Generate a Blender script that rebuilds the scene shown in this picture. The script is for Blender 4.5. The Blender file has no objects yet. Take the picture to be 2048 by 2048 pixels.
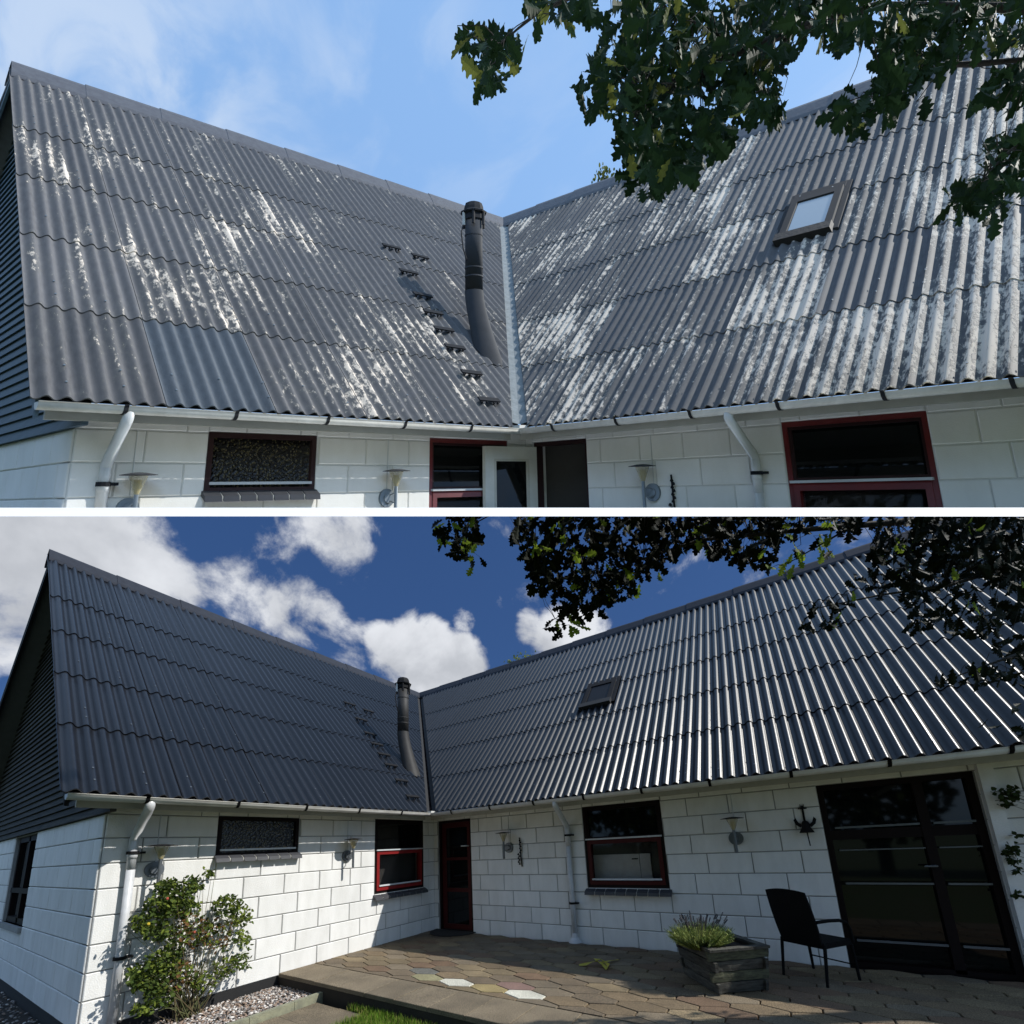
import bpy, bmesh, math, random
import numpy as np
from mathutils import Matrix, Vector
random.seed(7)
scene = bpy.context.scene
col = scene.collection

# ------------------------------------------------------------------ camera
CAM = Vector((6.45215, -6.77692, 1.65))
RIGHT = Vector((0.83757492, 0.54412069, -0.04899927))
FWD = Vector((-0.52697863, 0.82831755, 0.19021976))
UP = Vector((0.14408946, -0.13350173, 0.98051798))
cd = bpy.data.cameras.new('camera'); cam = bpy.data.objects.new('camera', cd); col.objects.link(cam)
m = Matrix.Identity(4)
for i in range(3):
    m[i][0], m[i][1], m[i][2], m[i][3] = RIGHT[i], UP[i], -FWD[i], CAM[i]
cam.matrix_world = m
cd.sensor_width = 36; cd.lens = 819 / 2048 * 36; cd.shift_y = (1533 - 1024) / 2048
cd.clip_start = 0.02; cd.clip_end = 2000
scene.camera = cam

# ------------------------------------------------------------------ light
SUN = Vector((0.94, 0.387, 1.0)).normalized()
sl = bpy.data.lights.new('sun', 'SUN'); so = bpy.data.objects.new('sun', sl); col.objects.link(so)
so.rotation_euler = SUN.to_track_quat('Z', 'Y').to_euler()
sl.energy = 5.0; sl.angle = math.radians(0.55); sl.color = (1, .965, .90)

scene.view_settings.view_transform = 'Standard'; scene.view_settings.look = 'None'
scene.view_settings.exposure = 0; scene.view_settings.gamma = 1; scene.view_settings.use_curve_mapping = False

world = bpy.data.worlds.new('World'); scene.world = world; world.use_nodes = True
def build_world():
    nt = world.node_tree; N = nt.nodes; L = nt.links; N.clear()
    out = N.new('ShaderNodeOutputWorld'); bg = N.new('ShaderNodeBackground'); bg.inputs[1].default_value = 0.12
    L.new(bg.outputs[0], out.inputs[0])
    sky = N.new('ShaderNodeTexSky'); sky.sky_type = 'NISHITA'; sky.sun_disc = False
    sky.sun_elevation = math.asin(SUN.z); sky.sun_rotation = math.atan2(SUN.x, SUN.y)
    tc = N.new('ShaderNodeTexCoord')
    def link(a, b): L.new(a, b)
    def math_(op, a, b=None, c=None, clamp=False):
        n = N.new('ShaderNodeMath'); n.operation = op; n.use_clamp = clamp
        for i, v in enumerate((a, b, c)):
            if v is None: continue
            if isinstance(v, (int, float)): n.inputs[i].default_value = v
            else: link(v, n.inputs[i])
        return n.outputs[0]
    def dot(v):
        n = N.new('ShaderNodeVectorMath'); n.operation = 'DOT_PRODUCT'
        link(tc.outputs['Generated'], n.inputs[0]); n.inputs[1].default_value = v; return n.outputs['Value']
    def sstep(x, a, b):
        n = N.new('ShaderNodeMapRange'); n.interpolation_type = 'SMOOTHSTEP'
        link(x, n.inputs[0]); n.inputs[1].default_value = a; n.inputs[2].default_value = b; return n.outputs[0]
    def mix(f, a, b, mode='MIX'):
        n = N.new('ShaderNodeMix'); n.data_type = 'RGBA'; n.blend_type = mode
        if isinstance(f, (int, float)): n.inputs[0].default_value = f
        else: link(f, n.inputs[0])
        for i, v in ((6, a), (7, b)):
            if isinstance(v, tuple): n.inputs[i].default_value = (*v, 1)
            else: link(v, n.inputs[i])
        return n.outputs[2]
    def noise(scale, det, rough=.55, vec=None, dist=0):
        n = N.new('ShaderNodeTexNoise'); n.inputs['Scale'].default_value = scale
        n.inputs['Detail'].default_value = det; n.inputs['Roughness'].default_value = rough; n.inputs['Distortion'].default_value = dist
        link(vec if vec else tc.outputs['Generated'], n.inputs['Vector']); return n.outputs['Fac']
    def soft(c, g):
        n = N.new('ShaderNodeGamma'); link(c, n.inputs[0]); n.inputs[1].default_value = g; return n.outputs[0]
    # high sky: pale with thin streaks; low sky: deep blue with cumulus
    nv = (UP - FWD * 0.6215).normalized()
    high = sstep(dot(tuple(nv)), -.006, .006)
    mp = N.new('ShaderNodeMapping'); mp.vector_type = 'POINT'
    mp.inputs['Rotation'].default_value = (0.3, .35, -.5); mp.inputs['Scale'].default_value = (1.0, 3.4, 7.0)
    link(tc.outputs['Generated'], mp.inputs[0])
    ci = noise(2.2, 7, .55, mp.outputs[0], .5)
    ci2 = noise(1.5, 3, .5)
    cirr = math_('MULTIPLY', sstep(ci, .40, .62), sstep(ci2, .30, .55))
    hb = mix(1.0, soft(sky.outputs[0], .25), HI_TINT, 'MULTIPLY')
    hi = mix(math_('MULTIPLY', cirr, .6), hb, HI_CLOUD)
    lb = mix(1.0, soft(sky.outputs[0], .4), LO_TINT, 'MULTIPLY')
    # cumulus: soft lobes by direction, broken by fractal noise
    tot = None
    for (u, v, r, w) in CLOUDS:
        d = ray(u, v).normalized(); k = math.atan(r / 819 * .75)
        s = math_('MULTIPLY', sstep(dot(tuple(d)), math.cos(k * 1.15), math.cos(k * .1)), w)
        tot = s if tot is None else math_('MAXIMUM', tot, s)
    nz = noise(5.0, 10, .62, None, .35)
    nf = noise(14.0, 8, .6, None, .2)
    dens = math_('ADD', tot, math_('MULTIPLY', math_('SUBTRACT', nz, .5), 2.9))
    dens = math_('ADD', dens, math_('MULTIPLY', math_('SUBTRACT', nf, .5), 1.3))
    mask = sstep(dens, .32, 1.05)
    shade = sstep(noise(4.2, 6, .55, None, .2), .35, .62)
    ccol = mix(shade, LO_CLOUD_D, LO_CLOUD)
    lo = mix(mask, lb, ccol)
    link(mix(high, lo, hi), bg.inputs[0])
def ray(u, v):      # direction through a pixel of the 2048 picture, depth 1
    return RIGHT * ((u - 1024) / 819) + FWD + UP * (-(v - 1533) / 819)
def at(u, v, depth): return CAM + ray(u, v) * depth
def on_plane(u, v, axis, val):
    d = ray(u, v); return CAM + d * ((val - CAM[axis]) / d[axis])
HI_TINT = (2.35, 3.75, 5.75); HI_CLOUD = (6.0, 6.8, 7.9)
LO_TINT = (.30, .62, 1.35); LO_CLOUD = (6.6, 6.8, 7.2); LO_CLOUD_D = (4.2, 4.4, 4.8)
CLOUDS = [(60, 1090, 230, 1.15), (160, 1130, 190, 1.1), (250, 1120, 110, .8), (40, 1250, 110, .8),
          (500, 1200, 80, .62), (600, 1235, 110, .85), (430, 1160, 50, .5), (690, 1310, 80, .6), (560, 1060, 80, .45), (690, 1060, 100, .8), (700, 1150, 60, .5),
          (840, 1320, 115, 1.25), (780, 1300, 75, 1.0), (920, 1330, 85, 1.1), (860, 1270, 60, .9), (900, 1400, 120, 1.1),
          (1110, 1270, 75, .95), (1180, 1260, 65, .95), (1060, 1255, 50, .7), (930, 1238, 35, .5), (1300,1330,120,.9)]
build_world()

# ------------------------------------------------------------------ two places
class Frame:
    """house axes: x along the right wing, y along the left wing, z up; M holds the axis vectors in the world"""
    def __init__(s, M, o, clip=None, up=False):
        s.M = np.array(M, float); s.o = np.array(o, float); s.clip = clip; s.upper = up
    def pt(s, p): return Vector((s.M @ np.array(p, float) + s.o).tolist())
LOW = Frame(np.eye(3), (0, 0, 0))
PLN = (UP - FWD * 0.6215).normalized()
UF = 1.6     # size of the upper place
HIGH = Frame(np.array([[0.20637029, 0.12263024, 0.01794529], [0.02956327, 0.18143343, -0.00891304], [-0.09188246, 0.08011469, 0.32171357]]) * UF,
             np.array(CAM) + (np.array([5.83855933, -5.65779843, 2.35149187]) - np.array(CAM)) * UF, clip=(CAM.copy(), PLN), up=True)

def W(o):   # world position of an unrotated object chain
    p = o.location.copy()
    while o.parent: o = o.parent; p += o.location
    return p
def tag(o, label=None, cat=None, group=None, kind=None):
    if label: o['label'] = label
    if cat: o['category'] = cat
    if group: o['group'] = group
    if kind: o['kind'] = kind
    return o
def empty(name, fr, p, label=None, cat=None, group=None, parent=None):
    o = bpy.data.objects.new(name, None); col.objects.link(o); o.empty_display_size = .1
    w = fr.pt(p)
    if parent: o.parent = parent; w = w - W(parent)
    o.location = w; tag(o, label, cat, group); return o
def link_obj(name, me, parent, w):
    o = bpy.data.objects.new(name, me); col.objects.link(o)
    if parent: o.parent = parent; w = w - W(parent)
    o.location = w; return o
def make(name, fr, bm, mat, parent=None, origin=None, smooth=False, recalc=True):
    """bm in house coordinates -> one mesh object"""
    if recalc: bmesh.ops.recalc_face_normals(bm, faces=bm.faces)
    if origin is None:
        if len(bm.verts) == 0: bm.free(); return None
        v = bm.verts; n = len(v)
        origin = (sum(q.co.x for q in v) / n, sum(q.co.y for q in v) / n, min(q.co.z for q in v))
    w = fr.pt(origin)
    M = Matrix(fr.M.tolist())
    ov = Vector(origin)
    for v in bm.verts: v.co = M @ (v.co - ov)
    if fr.clip:
        c, n = fr.clip; side = [(v.co + w - c).dot(n) for v in bm.verts]
        if max(side) <= 1e-5: bm.free(); return None
        if min(side) < 0:
            bmesh.ops.bisect_plane(bm, geom=bm.verts[:] + bm.edges[:] + bm.faces[:], plane_co=c - w, plane_no=n, clear_inner=True)
    if M.determinant() < 0: bmesh.ops.reverse_faces(bm, faces=bm.faces)
    me = bpy.data.meshes.new(name)
    bm.to_mesh(me); bm.free()
    if smooth: me.polygons.foreach_set('use_smooth', [True] * len(me.polygons))
    mats = mat if isinstance(mat, (list, tuple)) else [mat]
    for k in mats: me.materials.append(k)
    return link_obj(name, me, parent, w)

def quad(bm, pts, mi=0):
    f = bm.faces.new([bm.verts.new(p) for p in pts]); f.material_index = mi; return f
def hexa(bm, P):     # 8 points: bottom 4, top 4
    v = [bm.verts.new(p) for p in P]
    for f in ((0, 3, 2, 1), (4, 5, 6, 7), (0, 1, 5, 4), (1, 2, 6, 5), (2, 3, 7, 6), (3, 0, 4, 7)): bm.faces.new([v[i] for i in f])
def box(bm, x0, x1, y0, y1, z0, z1, P=lambda a, d, z: (a, d, z)):
    hexa(bm, [P(x0, y0, z0), P(x1, y0, z0), P(x1, y1, z0), P(x0, y1, z0), P(x0, y0, z1), P(x1, y0, z1), P(x1, y1, z1), P(x0, y1, z1)])
def tube(bm, pts, r, n=10, r1=None, cap=True, mi=0):
    pts = [Vector(p) for p in pts]; rings = []; K = len(pts)
    prev = None
    for i, p in enumerate(pts):
        d = (pts[min(i + 1, K - 1)] - pts[max(i - 1, 0)]).normalized()
        a = Vector((0, 0, 1)) if abs(d.z) < .9 else Vector((1, 0, 0))
        if prev is not None: a = prev
        s = (a - d * a.dot(d)).normalized(); t = d.cross(s); prev = s
        rr = r if r1 is None else r + (r1 - r) * i / (K - 1)
        if isinstance(r, (list, tuple)): rr = r[i]
        rings.append([bm.verts.new(p + (s * math.cos(q * 2 * math.pi / n) + t * math.sin(q * 2 * math.pi / n)) * rr) for q in range(n)])
    for a, b in zip(rings, rings[1:]):
        for q in range(n): bm.faces.new((a[q], a[(q + 1) % n], b[(q + 1) % n], b[q])).material_index = mi
    if cap:
        bm.faces.new(rings[0][::-1]).material_index = mi; bm.faces.new(rings[-1]).material_index = mi
def lathe(bm, c, prof, n=16):
    c = Vector(c); rings = []
    for r, z in prof: rings.append([bm.verts.new(c + Vector((r * math.cos(q * 2 * math.pi / n), r * math.sin(q * 2 * math.pi / n), z))) for q in range(n)])
    for a, b in zip(rings, rings[1:]):
        for q in range(n): bm.faces.new((a[q], a[(q + 1) % n], b[(q + 1) % n], b[q]))
    bm.faces.new(rings[0][::-1]); bm.faces.new(rings[-1])
NB = bmesh.new

# ------------------------------------------------------------------ materials
def new_mat(name):
    m = bpy.data.materials.new(name); m.use_nodes = True; return m, m.node_tree.nodes, m.node_tree.links, m.node_tree.nodes['Principled BSDF']
def mat(name, c, rough=.6, var=.15, scale=8, c2=None, bump=0, bscale=60, spec=.5, metal=0, stretch=(1, 1, 1), obj_var=0, thresh=(.35, .65), coat=0):
    m, N, L, P = new_mat(name)
    P.inputs['Roughness'].default_value = rough; P.inputs['Specular IOR Level'].default_value = spec; P.inputs['Metallic'].default_value = metal
    P.inputs['Coat Weight'].default_value = coat; P.inputs['Coat Roughness'].default_value = .15
    geo = N.new('ShaderNodeNewGeometry'); mp = N.new('ShaderNodeMapping'); mp.inputs['Scale'].default_value = stretch
    L.new(geo.outputs['Position'], mp.inputs[0])
    nz = N.new('ShaderNodeTexNoise'); nz.inputs['Scale'].default_value = scale; nz.inputs['Detail'].default_value = 6; nz.inputs['Roughness'].default_value = .62
    L.new(mp.outputs[0], nz.inputs['Vector'])
    mr = N.new('ShaderNodeMapRange'); mr.inputs[1].default_value = thresh[0]; mr.inputs[2].default_value = thresh[1]; L.new(nz.outputs['Fac'], mr.inputs[0])
    mx = N.new('ShaderNodeMix'); mx.data_type = 'RGBA'
    c2 = c2 or tuple(x * (1 - var) for x in c)
    mx.inputs[6].default_value = (*c, 1); mx.inputs[7].default_value = (*c2, 1); L.new(mr.outputs[0], mx.inputs[0])
    o = mx.outputs[2]
    if obj_var:
        oi = N.new('ShaderNodeObjectInfo'); hs = N.new('ShaderNodeHueSaturation')
        m2 = N.new('ShaderNodeMapRange'); m2.inputs[3].default_value = 1 - obj_var; m2.inputs[4].default_value = 1 + obj_var
        L.new(oi.outputs['Random'], m2.inputs[0]); L.new(m2.outputs[0], hs.inputs['Value']); L.new(o, hs.inputs['Color']); o = hs.outputs[0]
    L.new(o, P.inputs['Base Color'])
    if bump:
        nb = N.new('ShaderNodeTexNoise'); nb.inputs['Scale'].default_value = bscale; nb.inputs['Detail'].default_value = 4; L.new(geo.outputs['Position'], nb.inputs['Vector'])
        b = N.new('ShaderNodeBump'); b.inputs['Strength'].default_value = bump; b.inputs['Distance'].default_value = .01
        L.new(nb.outputs['Fac'], b.inputs['Height']); L.new(b.outputs[0], P.inputs['Normal'])
    return m
def leaf_mat(name, c, trans=.25, var=.35, rough=.6):
    m, N, L, P = new_mat(name)
    P.inputs['Roughness'].default_value = rough; P.inputs['Specular IOR Level'].default_value = .06
    geo = N.new('ShaderNodeNewGeometry'); nz = N.new('ShaderNodeTexNoise'); nz.inputs['Scale'].default_value = 9; nz.inputs['Detail'].default_value = 3
    L.new(geo.outputs['Position'], nz.inputs['Vector'])
    oi = N.new('ShaderNodeObjectInfo')
    hs = N.new('ShaderNodeHueSaturation'); hs.inputs['Color'].default_value = (*c, 1)
    mr = N.new('ShaderNodeMapRange'); mr.inputs[1].default_value = .3; mr.inputs[2].default_value = .7; mr.inputs[3].default_value = 1 - var; mr.inputs[4].default_value = 1 + var
    L.new(nz.outputs['Fac'], mr.inputs[0]); L.new(mr.outputs[0], hs.inputs['Value'])
    L.new(hs.outputs[0], P.inputs['Base Color'])
    tr = N.new('ShaderNodeBsdfTranslucent'); L.new(hs.outputs[0], tr.inputs[0])
    ms = N.new('ShaderNodeMixShader'); ms.inputs[0].default_value = trans
    L.new(P.outputs[0], ms.inputs[1]); L.new(tr.outputs[0], ms.inputs[2]); L.new(ms.outputs[0], N['Material Output'].inputs[0])
    return m
def glass_dark(name, c=(.008, .009, .01), rough=.04, trans=0.0, spec=.5):
    m, N, L, P = new_mat(name)
    P.inputs['Base Color'].default_value = (*c, 1); P.inputs['Roughness'].default_value = rough; P.inputs['Specular IOR Level'].default_value = spec
    if trans:
        t = N.new('ShaderNodeBsdfTransparent'); ms = N.new('ShaderNodeMixShader'); ms.inputs[0].default_value = trans
        L.new(P.outputs[0], ms.inputs[1]); L.new(t.outputs[0], ms.inputs[2]); L.new(ms.outputs[0], N['Material Output'].inputs[0])
    return m
def lace_mat(name, k):
    m, N, L, P = new_mat(name)
    P.inputs['Roughness'].default_value = .25
    tc = N.new('ShaderNodeUVMap'); vo = N.new('ShaderNodeTexVoronoi'); vo.inputs['Scale'].default_value = 38 
    L.new(tc.outputs[0], vo.inputs['Vector'])
    mr = N.new('ShaderNodeMapRange'); mr.inputs[1].default_value = .45; mr.inputs[2].default_value = .15; L.new(vo.outputs['Distance'], mr.inputs[0])
    mx = N.new('ShaderNodeMix'); mx.data_type = 'RGBA'; mx.inputs[6].default_value = (.008, .008, .008, 1); mx.inputs[7].default_value = (.11 * k, .095 * k, .045 * k, 1)
    L.new(mr.outputs[0], mx.inputs[0]); L.new(mx.outputs[2], P.inputs['Base Color'])
    b = N.new('ShaderNodeBump'); b.inputs['Strength'].default_value = .5; b.inputs['Distance'].default_value = .01; L.new(vo.outputs['Distance'], b.inputs['Height']); L.new(b.outputs[0], P.inputs['Normal'])
    return m

def roof_mat(name, base, rough, flake, spec=.5, coat=0):
    """corrugated cement sheet; 'flake' lets the pale cement show where paint is lost (uv in metres, attribute 'wear' per sheet)"""
    m, N, L, P = new_mat(name)
    P.inputs['Roughness'].default_value = rough; P.inputs['Specular IOR Level'].default_value = spec
    P.inputs['Coat Weight'].default_value = coat; P.inputs['Coat Roughness'].default_value = .3
    uv = N.new('ShaderNodeUVMap')
    def noise(sc, det, stretch, r=.6, dist=0):
        mp = N.new('ShaderNodeMapping'); mp.inputs['Scale'].default_value = stretch; L.new(uv.outputs[0], mp.inputs[0])
        n = N.new('ShaderNodeTexNoise'); n.inputs['Scale'].default_value = sc; n.inputs['Detail'].default_value = det; n.inputs['Roughness'].default_value = r
        n.inputs['Distortion'].default_value = dist
        L.new(mp.outputs[0], n.inputs['Vector']); return n.outputs['Fac']
    def mth(op, a, b):
        n = N.new('ShaderNodeMath'); n.operation = op
        for i, v in enumerate((a, b)):
            if isinstance(v, (int, float)): n.inputs[i].default_value = v
            else: L.new(v, n.inputs[i])
        return n.outputs[0]
    def mr(x, a, b, c=0, d=1, sm=False):
        n = N.new('ShaderNodeMapRange'); L.new(x, n.inputs[0])
        if sm: n.interpolation_type = 'SMOOTHSTEP'
        for i, v in enumerate((a, b, c, d)): n.inputs[i + 1].default_value = v
        return n.outputs[0]
    def mix(f, a, b):
        n = N.new('ShaderNodeMix'); n.data_type = 'RGBA'; L.new(f, n.inputs[0])
        for i, v in ((6, a), (7, b)):
            if isinstance(v, tuple): n.inputs[i].default_value = (*v, 1)
            else: L.new(v, n.inputs[i])
        return n.outputs[2]
    c = mix(mr(noise(1.6, 6, (1.5, .5, 1)), .35, .65), base, tuple(x * .78 for x in base))
    c = mix(mr(noise(24, 4, (1, .35, 1)), .3, .75), c, tuple(x * 1.25 for x in base))
    oi = N.new('ShaderNodeObjectInfo'); hs = N.new('ShaderNodeHueSaturation'); L.new(mr(oi.outputs['Random'], 0, 1, .88, 1.12), hs.inputs['Value']); L.new(c, hs.inputs['Color']); c = hs.outputs[0]
    if flake:
        at_ = N.new('ShaderNodeAttribute'); at_.attribute_name = 'wear'
        big = noise(.75, 3, (1.2, .55, 1))
        streak = noise(4.8, 5, (1, .20, 1), .6, .3)
        fine = noise(24, 6, (1, .45, 1), .7)
        # crests lose their paint first
        sx = N.new('ShaderNodeSeparateXYZ'); L.new(uv.outputs[0], sx.inputs[0])
        wv = mth('COSINE', mth('MULTIPLY', sx.outputs[0], 2 * math.pi * 7), 0)
        s = mth('ADD', mth('MULTIPLY', big, 1.5), mth('MULTIPLY', streak, 1.5))
        s = mth('ADD', s, mth('MULTIPLY', fine, 1.75))
        s = mth('ADD', s, mth('MULTIPLY', wv, .10))
        s = mth('ADD', s, at_.outputs['Fac'])
        pale = mr(s, 2.60, 2.80)
        grime = mr(s, 2.3, 2.7)
        c = mix(mth('MULTIPLY', grime, .35), c, (.20, .20, .18))
        c = mix(pale, c, (.86, .765, .66))
        L.new(mr(pale, 0, 1, rough, .9), P.inputs['Roughness'])
        b = N.new('ShaderNodeBump'); b.inputs['Strength'].default_value = .35; b.inputs['Distance'].default_value = .004; b.invert = True
        L.new(pale, b.inputs['Height']); L.new(b.outputs[0], P.inputs['Normal'])
    else:
        fine = noise(60, 4, (1, .6, 1), .7)
        b = N.new('ShaderNodeBump'); b.inputs['Strength'].default_value = .25; b.inputs['Distance'].default_value = .004
        L.new(fine, b.inputs['Height']); L.new(b.outputs[0], P.inputs['Normal'])
    L.new(c, P.inputs['Base Color'])
    return m

def kit(upper):
    k = 4.0 if upper else 1.0
    s = 'upper_' if upper else 'lower_'
    d = {}
    if upper:
        d['block'] = mat(s + 'painted_block', (.90, .895, .86), .7, scale=1.2 * k, c2=(.82, .815, .775), stretch=(1.6, 1.6, .5), bump=.12, bscale=60 * k, obj_var=.03)
        d['joint'] = mat(s + 'joint', (.72, .72, .69), .8, bump=.1, bscale=60 * k)
        d['sheet'] = roof_mat(s + 'sheet', (.108, .110, .118), .7, True, spec=.2)
        d['sheet_new'] = roof_mat(s + 'sheet_new', (.075, .090, .108), .6, False, spec=.25)
        d['ridge'] = mat(s + 'ridge', (.13, .135, .15), .6, scale=6 * k, c2=(.10, .10, .115), bump=.1)
        d['valley'] = mat(s + 'valley_metal', (.34, .37, .38), .75, scale=8 * k, c2=(.24, .27, .28), spec=.2)
        d['board'] = mat(s + 'board', (.10, .155, .20), .7, scale=6 * k, c2=(.07, .11, .145), stretch=(.3, .3, 4), obj_var=.1)
        d['soffit'] = mat(s + 'soffit', (.30, .31, .30), .7)
        d['flue'] = mat(s + 'flue', (.045, .05, .06), .75, c2=(.035, .04, .048), spec=.2)
        d['lead'] = mat(s + 'flue_base', (.05, .055, .06), .45)
        d['black'] = mat(s + 'black_metal', (.012, .014, .018), .75, spec=.2)
        d['gutter'] = mat(s + 'gutter', (.66, .65, .60), .45, scale=5 * k, c2=(.55, .54, .49))
        d['pipe'] = mat(s + 'pipe', (.70, .72, .72), .4, c2=(.60, .62, .62))
        d['red'] = mat(s + 'red_frame', (.17, .018, .018), .4, c2=(.12, .014, .014))
        d['darkred'] = mat(s + 'dark_frame', (.035, .014, .015), .6, spec=.3)
        d['lamp'] = mat(s + 'lamp_grey', (.22, .26, .29), .45, metal=.3)
    else:
        d['block'] = mat(s + 'painted_block', (.79, .785, .765), .7, scale=3.2, c2=(.70, .695, .67), bump=.4, bscale=85, obj_var=.045, spec=.25, stretch=(1.6, 1.6, .5))
        d['joint'] = mat(s + 'joint', (.30, .30, .29), .8, bump=.2)
        d['sheet'] = roof_mat(s + 'sheet', (.008, .009, .012), .36, False, spec=.38)
        d['sheet_new'] = d['sheet']
        d['ridge'] = mat(s + 'ridge', (.030, .034, .044), .75, c2=(.024, .027, .036), bump=.05, spec=.12)
        d['valley'] = mat(s + 'valley_metal', (.004, .004, .005), 1.0, spec=.0)
        d['board'] = mat(s + 'board', (.055, .052, .044), .7, scale=7, c2=(.018, .019, .018), stretch=(.3, .3, 6), bump=.5, bscale=40, obj_var=.3, spec=.12)
        d['soffit'] = mat(s + 'soffit', (.085, .088, .075), .8)
        d['flue'] = mat(s + 'flue', (.042, .040, .038), .6, c2=(.030, .029, .029), spec=.25)
        d['lead'] = mat(s + 'flue_base', (.16, .16, .17), .35, metal=.5)
        d['black'] = mat(s + 'black_metal', (.008, .008, .009), .75, spec=.2)
        d['gutter'] = mat(s + 'gutter', (.62, .61, .58), .35, scale=4, c2=(.48, .47, .44))
        d['pipe'] = mat(s + 'pipe', (.60, .61, .63), .35, c2=(.50, .51, .52))
        d['red'] = mat(s + 'red_frame', (.24, .013, .014), .45, c2=(.18, .011, .011), spec=.3)
        d['darkred'] = mat(s + 'dark_frame', (.008, .004, .004), .6, spec=.15)
        d['shadedred'] = mat(s + 'shaded_red', (.055, .006, .006), .5, spec=.2)  # same red paint, with the right wall's shade put into the colour
        d['lamp'] = mat(s + 'lamp_grey', (.14, .155, .17), .4, metal=.4)
    d.setdefault('shadedred', d['red']); d['rail'] = mat(s + 'pale_rail', (.62, .64, .66), .35)
    d['tile'] = mat(s + 'slate_tile', (.05, .052, .06), .5)
    d['grout'] = mat(s + 'grout', (.5, .5, .46), .8)
    d['fascia'] = mat(s + 'fascia', (.55, .54, .47) if upper else (.42, .40, .34), .7)
    d['plinth'] = mat(s + 'plinth', (.012, .012, .013), .8, bump=.2)
    d['pane'] = glass_dark(s + 'pane', (.004, .005, .005), spec=.3)
    d['clear'] = glass_dark(s + 'clear_pane', trans=.8)
    d['lace'] = lace_mat(s + 'lace', 1.0)
    d['whitedoor'] = mat(s + 'white_paint', (.72, .71, .64), .45)
    d['skyglass'] = glass_dark(s + 'skylight_pane', (.42, .48, .52) if upper else (.012, .012, .014), .12 if upper else .5, spec=.5 if upper else .1)
    d['skyframe'] = mat(s + 'skylight_frame', (.06, .062, .068) if upper else (.02, .02, .022), .85, spec=.1)
    d['conc'] = glass_dark(s + 'lampglass', (.55, .52, .36), .2, trans=.55); d['amber'] = mat(s + 'amber_core', (.42, .30, .06), .4)
    d['cream'] = mat(s + 'cream', (.6, .58, .5), .5)
    d['room'] = mat(s + 'room', (.06, .055, .05), .9)
    return d

# ------------------------------------------------------------------ the house
PL = lambda a, d, z: (d, a, z)               # left wing wall, faces +x
PR = lambda a, d, z: (a, -d, z)              # right wing wall, faces -y
PG = lambda a, d, z: (a, -5.34 - d, z)       # gable wall, faces -y
ZE, ZR = 2.42, 7.42
VY = lambda y, t: y + .13 * t * max(0, min(1, -4.79 - y))       # the verge runs in a little towards the ridge
SL = lambda y, t, h=0: (0.5 - 4.8 * t + h * .7277, VY(y, t), ZE + 5.00 * t + h * .6863)      # left roof slope
SR = lambda x, t, h=0: (x, -0.6 + 4.45 * t - h * .7528, ZE + 5.00 * t + h * .6583)    # right roof slope
ROWS = [0, .177, .353, .537, .722, 1.0]
COURSES = [2.40, 2.24, 1.965, 1.68, 1.40, 1.11, .815, .53, .25, -.04]
GAP = .013

def chamfer_block(bm, P, a0, a1, z0, z1, d=.014, c=.007):
    g = GAP / 2; a0 += g; a1 -= g; z0 += g; z1 -= g
    j = lambda: random.uniform(-.0015, .0015)
    A = [bm.verts.new(P(a, -.005, z)) for a, z in ((a0, z0), (a1, z0), (a1, z1), (a0, z1))]
    B = [bm.verts.new(P(a, d - c, z)) for a, z in ((a0, z0), (a1, z0), (a1, z1), (a0, z1))]
    D = [bm.verts.new(P(a, d + j(), z)) for a, z in ((a0 + c, z0 + c), (a1 - c, z0 + c), (a1 - c, z1 - c), (a0 + c, z1 - c))]
    for X, Y in ((A, B), (B, D)):
        for i in range(4): bm.faces.new((X[i], X[(i + 1) % 4], Y[(i + 1) % 4], Y[i]))
    bm.faces.new(D); bm.faces.new(A[::-1])

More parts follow.
